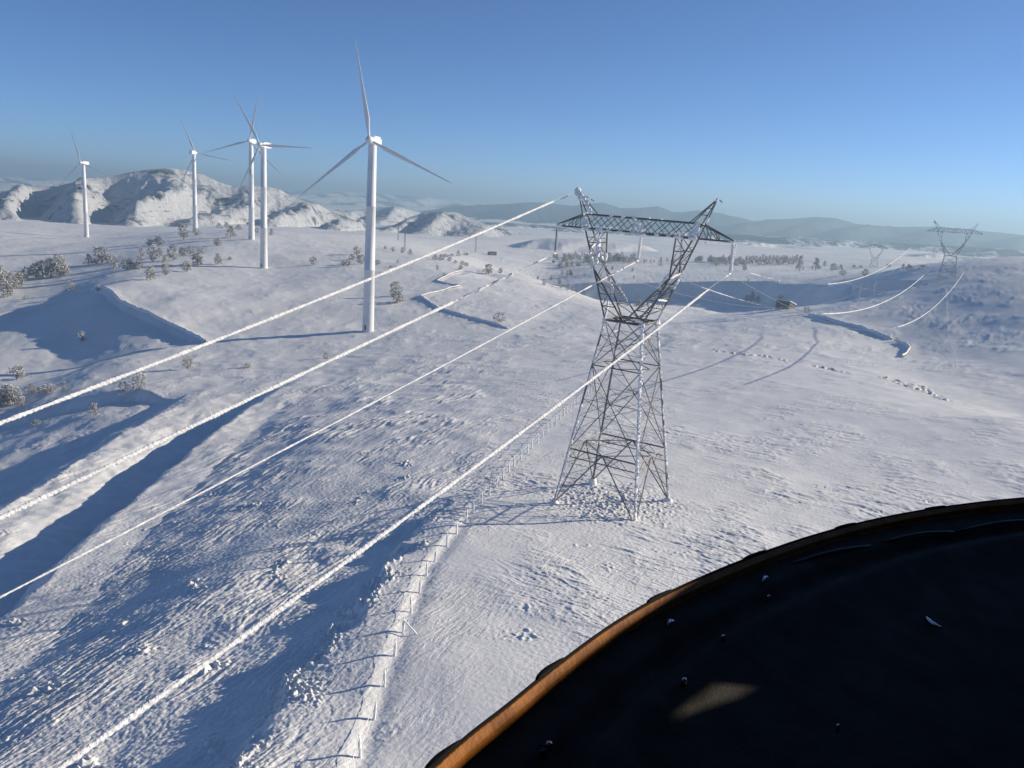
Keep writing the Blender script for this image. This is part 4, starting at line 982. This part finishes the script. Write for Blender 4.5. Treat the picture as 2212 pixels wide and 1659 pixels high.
# ------------------------------------------------------------------ cockpit edge of the helicopter
def cockpit():
    zc = -.30
    rim_px = [(760,1830),(850,1738),(930,1659),(1010,1588),(1100,1518),(1200,1437),(1330,1343),(1450,1276),(1600,1211),(1750,1158),(1900,1119),(2050,1093),(2212,1075),(2400,1066),(2650,1066)]
    P = [Vector(tuple(at_z(x, y, zc))) for x, y in rim_px]
    # smooth resample
    Q = []
    for i in range(1, len(P)-2):
        for k in range(10):
            t = k/10; a, b, c_, d = P[i-1], P[i], P[i+1], P[i+2]
            Q.append(.5*((2*b)+(c_-a)*t+(2*a-5*b+4*c_-d)*t*t+(3*b-a-3*c_+d)*t**3))
    C = Vector((.62, .0, zc)); Z = Vector((0, 0, 1))
    base_p = Q[len(Q)//2].copy()
    T = thing('helicopter_cockpit', 'black helicopter instrument cowl with a curved orange-brown rim, filling the lower right', 'helicopter', base_p)
    inw = []
    for i, p in enumerate(Q):
        d = (Q[min(i+1, len(Q)-1)]-Q[max(i-1, 0)]).normalized(); n = d.cross(Z).normalized()
        inw.append(n)
    def sweep(prof, name, material, smooth_=True, jitter=0):
        mb = MB(); mb.rings([[p-base_p+n*(u+random.uniform(-jitter, jitter))+Z*v_ for u, v_ in prof] for p, n in zip(Q, inw)]); return mb.obj(name, [material], T, smooth_)
    sweep([(-.0007,-.0006),(-.0005,.0004),(.0008,.0005),(.0012,-.0006),(.0006,-.03),(-.0007,-.03)], 'rubber_seal', MAT['rubber'])
    sweep([(.0008,-.0008),(.0022,-.0006),(.0062,-.0040),(.0066,-.0098),(.0050,-.0112),(.0008,-.0112)], 'trim_rim', MAT['wood'], False)
    # cowl: a lip, a groove, then a broad dished panel
    rows = [(.0054,-.0112),(.010,-.0125),(.022,-.0130),(.030,-.0150),(.033,-.022),(.045,-.024),(.050,-.017),(.062,-.016),(.075,-.024)]
    mb = MB(); rg = []
    for p, n in zip(Q, inw):
        r = [p-base_p+n*u+Z*v_ for u, v_ in rows]
        e = r[-1]; cc = C-base_p+Vector((0, 0, -.07)); L = 16
        for k in range(1, L+1):
            f = k/L; q = e.lerp(cc, f); q.z = e.z-.16*math.sin(f*math.pi*.5)+.035*math.sin(f*math.pi); r.append(q)
        rg.append(r)
    mb.rings(rg, caps=False, closed=False); mb.obj('cowl', [MAT['black']], T, True); cowl_v, cowl_f = list(mb.v), list(mb.f)
    def near_px(x, y, dz=-.02):
        return Vector(tuple(at_z(x, y, zc+dz)))
    # fixing clips outside the rim
    for (x, y) in ((951,1634),(1191,1445),(1425,1290),(1628,1199),(1827,1135),(2028,1097)):
        p = Vector(tuple(at_z(x, y+4, zc))); i = min(range(len(Q)), key=lambda k: (Q[k]-p).length); d = (Q[i+1]-Q[i-1]).normalized(); n = inw[i]
        mb = MB(); rr = []
        for k in range(9):
            f = k/8; w_ = math.sin(math.pi*f)**.5*.0055
            c = Q[i]+d*(f-.5)*.034-base_p
            rr.append([c+n*(.001)+Z*-.006, c-n*(w_+.0002)+Z*-.006, c-n*(w_*.9)+Z*(-.001), c-n*(w_*.3)+Z*(.0014), c+n*(.001)+Z*.0013])
        mb.rings(rr); mb.obj('clip', [MAT['rubber']], T, True)
    # raised edge strips in the groove and small fastenings
    for (x0, y0, x1, y1) in ((1905,1172,2060,1150),(2070,1148,2240,1125),(1700,1222,1880,1180)):
        a = near_px(x0, y0, -.014); b_ = near_px(x1, y1, -.014); mb = MB(); k = 8
        mb.tube([a.lerp(b_, j/k)-base_p+Z*.004*math.sin(math.pi*j/k) for j in range(k+1)], .0018, 8); mb.obj('edge_strip', [MAT['grey_plastic']], T, True)
    for (x, y, s_, long_) in ((1447,1342,.0035,1),(1652,1247,.003,1),(1478,1470,.002,0),(1950,1882,.002,0),(1186,1608,.0022,0),(1562,1376,.0016,0),(1660,1290,.0015,0),(1810,1570,.0012,0)):
        p = near_px(x, y, -.0135)-base_p; mb = MB(); mb.lathe([(s_, -.004), (s_, .0006), (s_*.8, .0016), (s_*.2, .002)], 12, 0, p)
        o = mb.obj('fastener', [MAT['metal']], T, True)
        if long_:
            mb = MB(); q = near_px(x-4, y+14, -.0135)-base_p; mb.tube([p+Z*.001, p.lerp(q, .5)+Z*.003, q+Z*.0005], .0016, 7); mb.obj('toggle', [MAT['metal']], o, True)
    p = near_px(1166, 1616, -.016)-base_p; mb = MB(); mb.lathe([(.0055, -.004), (.0055, .0008), (.0045, .0014), (.0008, .0015)], 18, 0, p); sc = mb.obj('screw', [MAT['grey_plastic']], T, True)
    mb = MB(); mb.box(p+Z*.0016, (.006, .0012, .0006)); mb.box(p+Z*.0016, (.0012, .006, .0007)); mb.obj('cross_slot', [MAT['rubber']], sc)
    # a pale gauge edge deep on the cowl
    from mathutils.bvhtree import BVHTree
    bv = BVHTree.FromPolygons([Vector(p)+base_p for p in cowl_v], cowl_f)
    def on_cowl(x, y):
        h = bv.ray_cast(Vector((0, 0, 0)), Vector(tuple(ray(x, y))).normalized()); return h[0], h[1]
    p, n_ = on_cowl(2044, 1352)
    if p is not None:
        mb = MB(); mb.tube([p-base_p+Vector((.016*math.cos(a), .016*math.sin(a), .004)) for a in [R_(150+10*k) for k in range(9)]], [.0006, .0012, .0018, .002, .002, .002, .0018, .0012, .0006], 7); mb.obj('gauge_bezel', [MAT['metal']], T, True)
    # unseen cabin shell added for shade; right door's edge and hole cut for sunlight
    mb = MB(); mb.box(Vector((0, -.45, .53))-base_p, (1.94, 2.0, .03)); mb.obj('roof', [MAT['cabin']], T)
    mb = MB(); mb.box(Vector((-.96, -.35, -.25))-base_p, (.02, 1.9, 1.5)); mb.obj('door', [MAT['cabin']], T)
    mb = MB(); mb.box(Vector((0, -1.42, -.22))-base_p, (1.9, .03, 1.46)); mb.obj('rear_bulkhead', [MAT['cabin']], T)
    mb = MB(); mb.box(Vector((0, -.6, -.98))-base_p, (1.9, 1.6, .03)); mb.obj('floor', [MAT['cabin']], T)
    xd = .95; sv = Vector(tuple(SUN_V)); hole = []
    for x, y in ((1400,1580),(1462,1518),(1533,1466),(1632,1480),(1598,1503),(1485,1540)):
        p, n_ = on_cowl(x, y); t_ = (xd-p.x)/sv.x; q = p+sv*t_; hole.append((q.y, q.z))  # opening traced sunward from the lit patch wanted on the cowl
    def proj_d(x, y, up):
        p = Vector(tuple(at_z(x, y, zc-.012))); q = p+sv*((xd-p.x)/sv.x); return (q.y, q.z+up)
    sill = [proj_d(760, 1830, -.004), proj_d(930, 1659, -.002), proj_d(1200, 1437, .0), proj_d(1450, 1276, .004), proj_d(1600, 1211, .0065), proj_d(1750, 1158, .008), proj_d(2212, 1075, .009)]  # door edge shaped so sun reaches the rim while the cowl stays shaded
    outer = [(-1.4, -.96), (1.17, -.96), (1.17, sill[-1][1]-.02)]+sill[::-1]+[(.55, .52), (-1.4, .52)]
    import bmesh
    bm = bmesh.new(); ed = []
    for loop in (outer, hole):
        vs = [bm.verts.new((xd-base_p.x, y-base_p.y, z-base_p.z)) for y, z in loop]
        ed += [bm.edges.new((vs[i], vs[(i+1) % len(vs)])) for i in range(len(vs))]
    bmesh.ops.triangle_fill(bm, use_beauty=True, use_dissolve=False, edges=ed)
    r = bmesh.ops.extrude_face_region(bm, geom=bm.faces[:])
    bmesh.ops.translate(bm, vec=(.012, 0, 0), verts=[g for g in r['geom'] if isinstance(g, bmesh.types.BMVert)])
    bmesh.ops.recalc_face_normals(bm, faces=bm.faces[:])
    me = bpy.data.meshes.new('door'); bm.to_mesh(me); bm.free(); me.materials.append(MAT['cabin'])
    o = bpy.data.objects.new('door', me); COL.objects.link(o); o.parent = T  # unseen door panel, added to shape the sun on the cowl
    return T
cockpit()
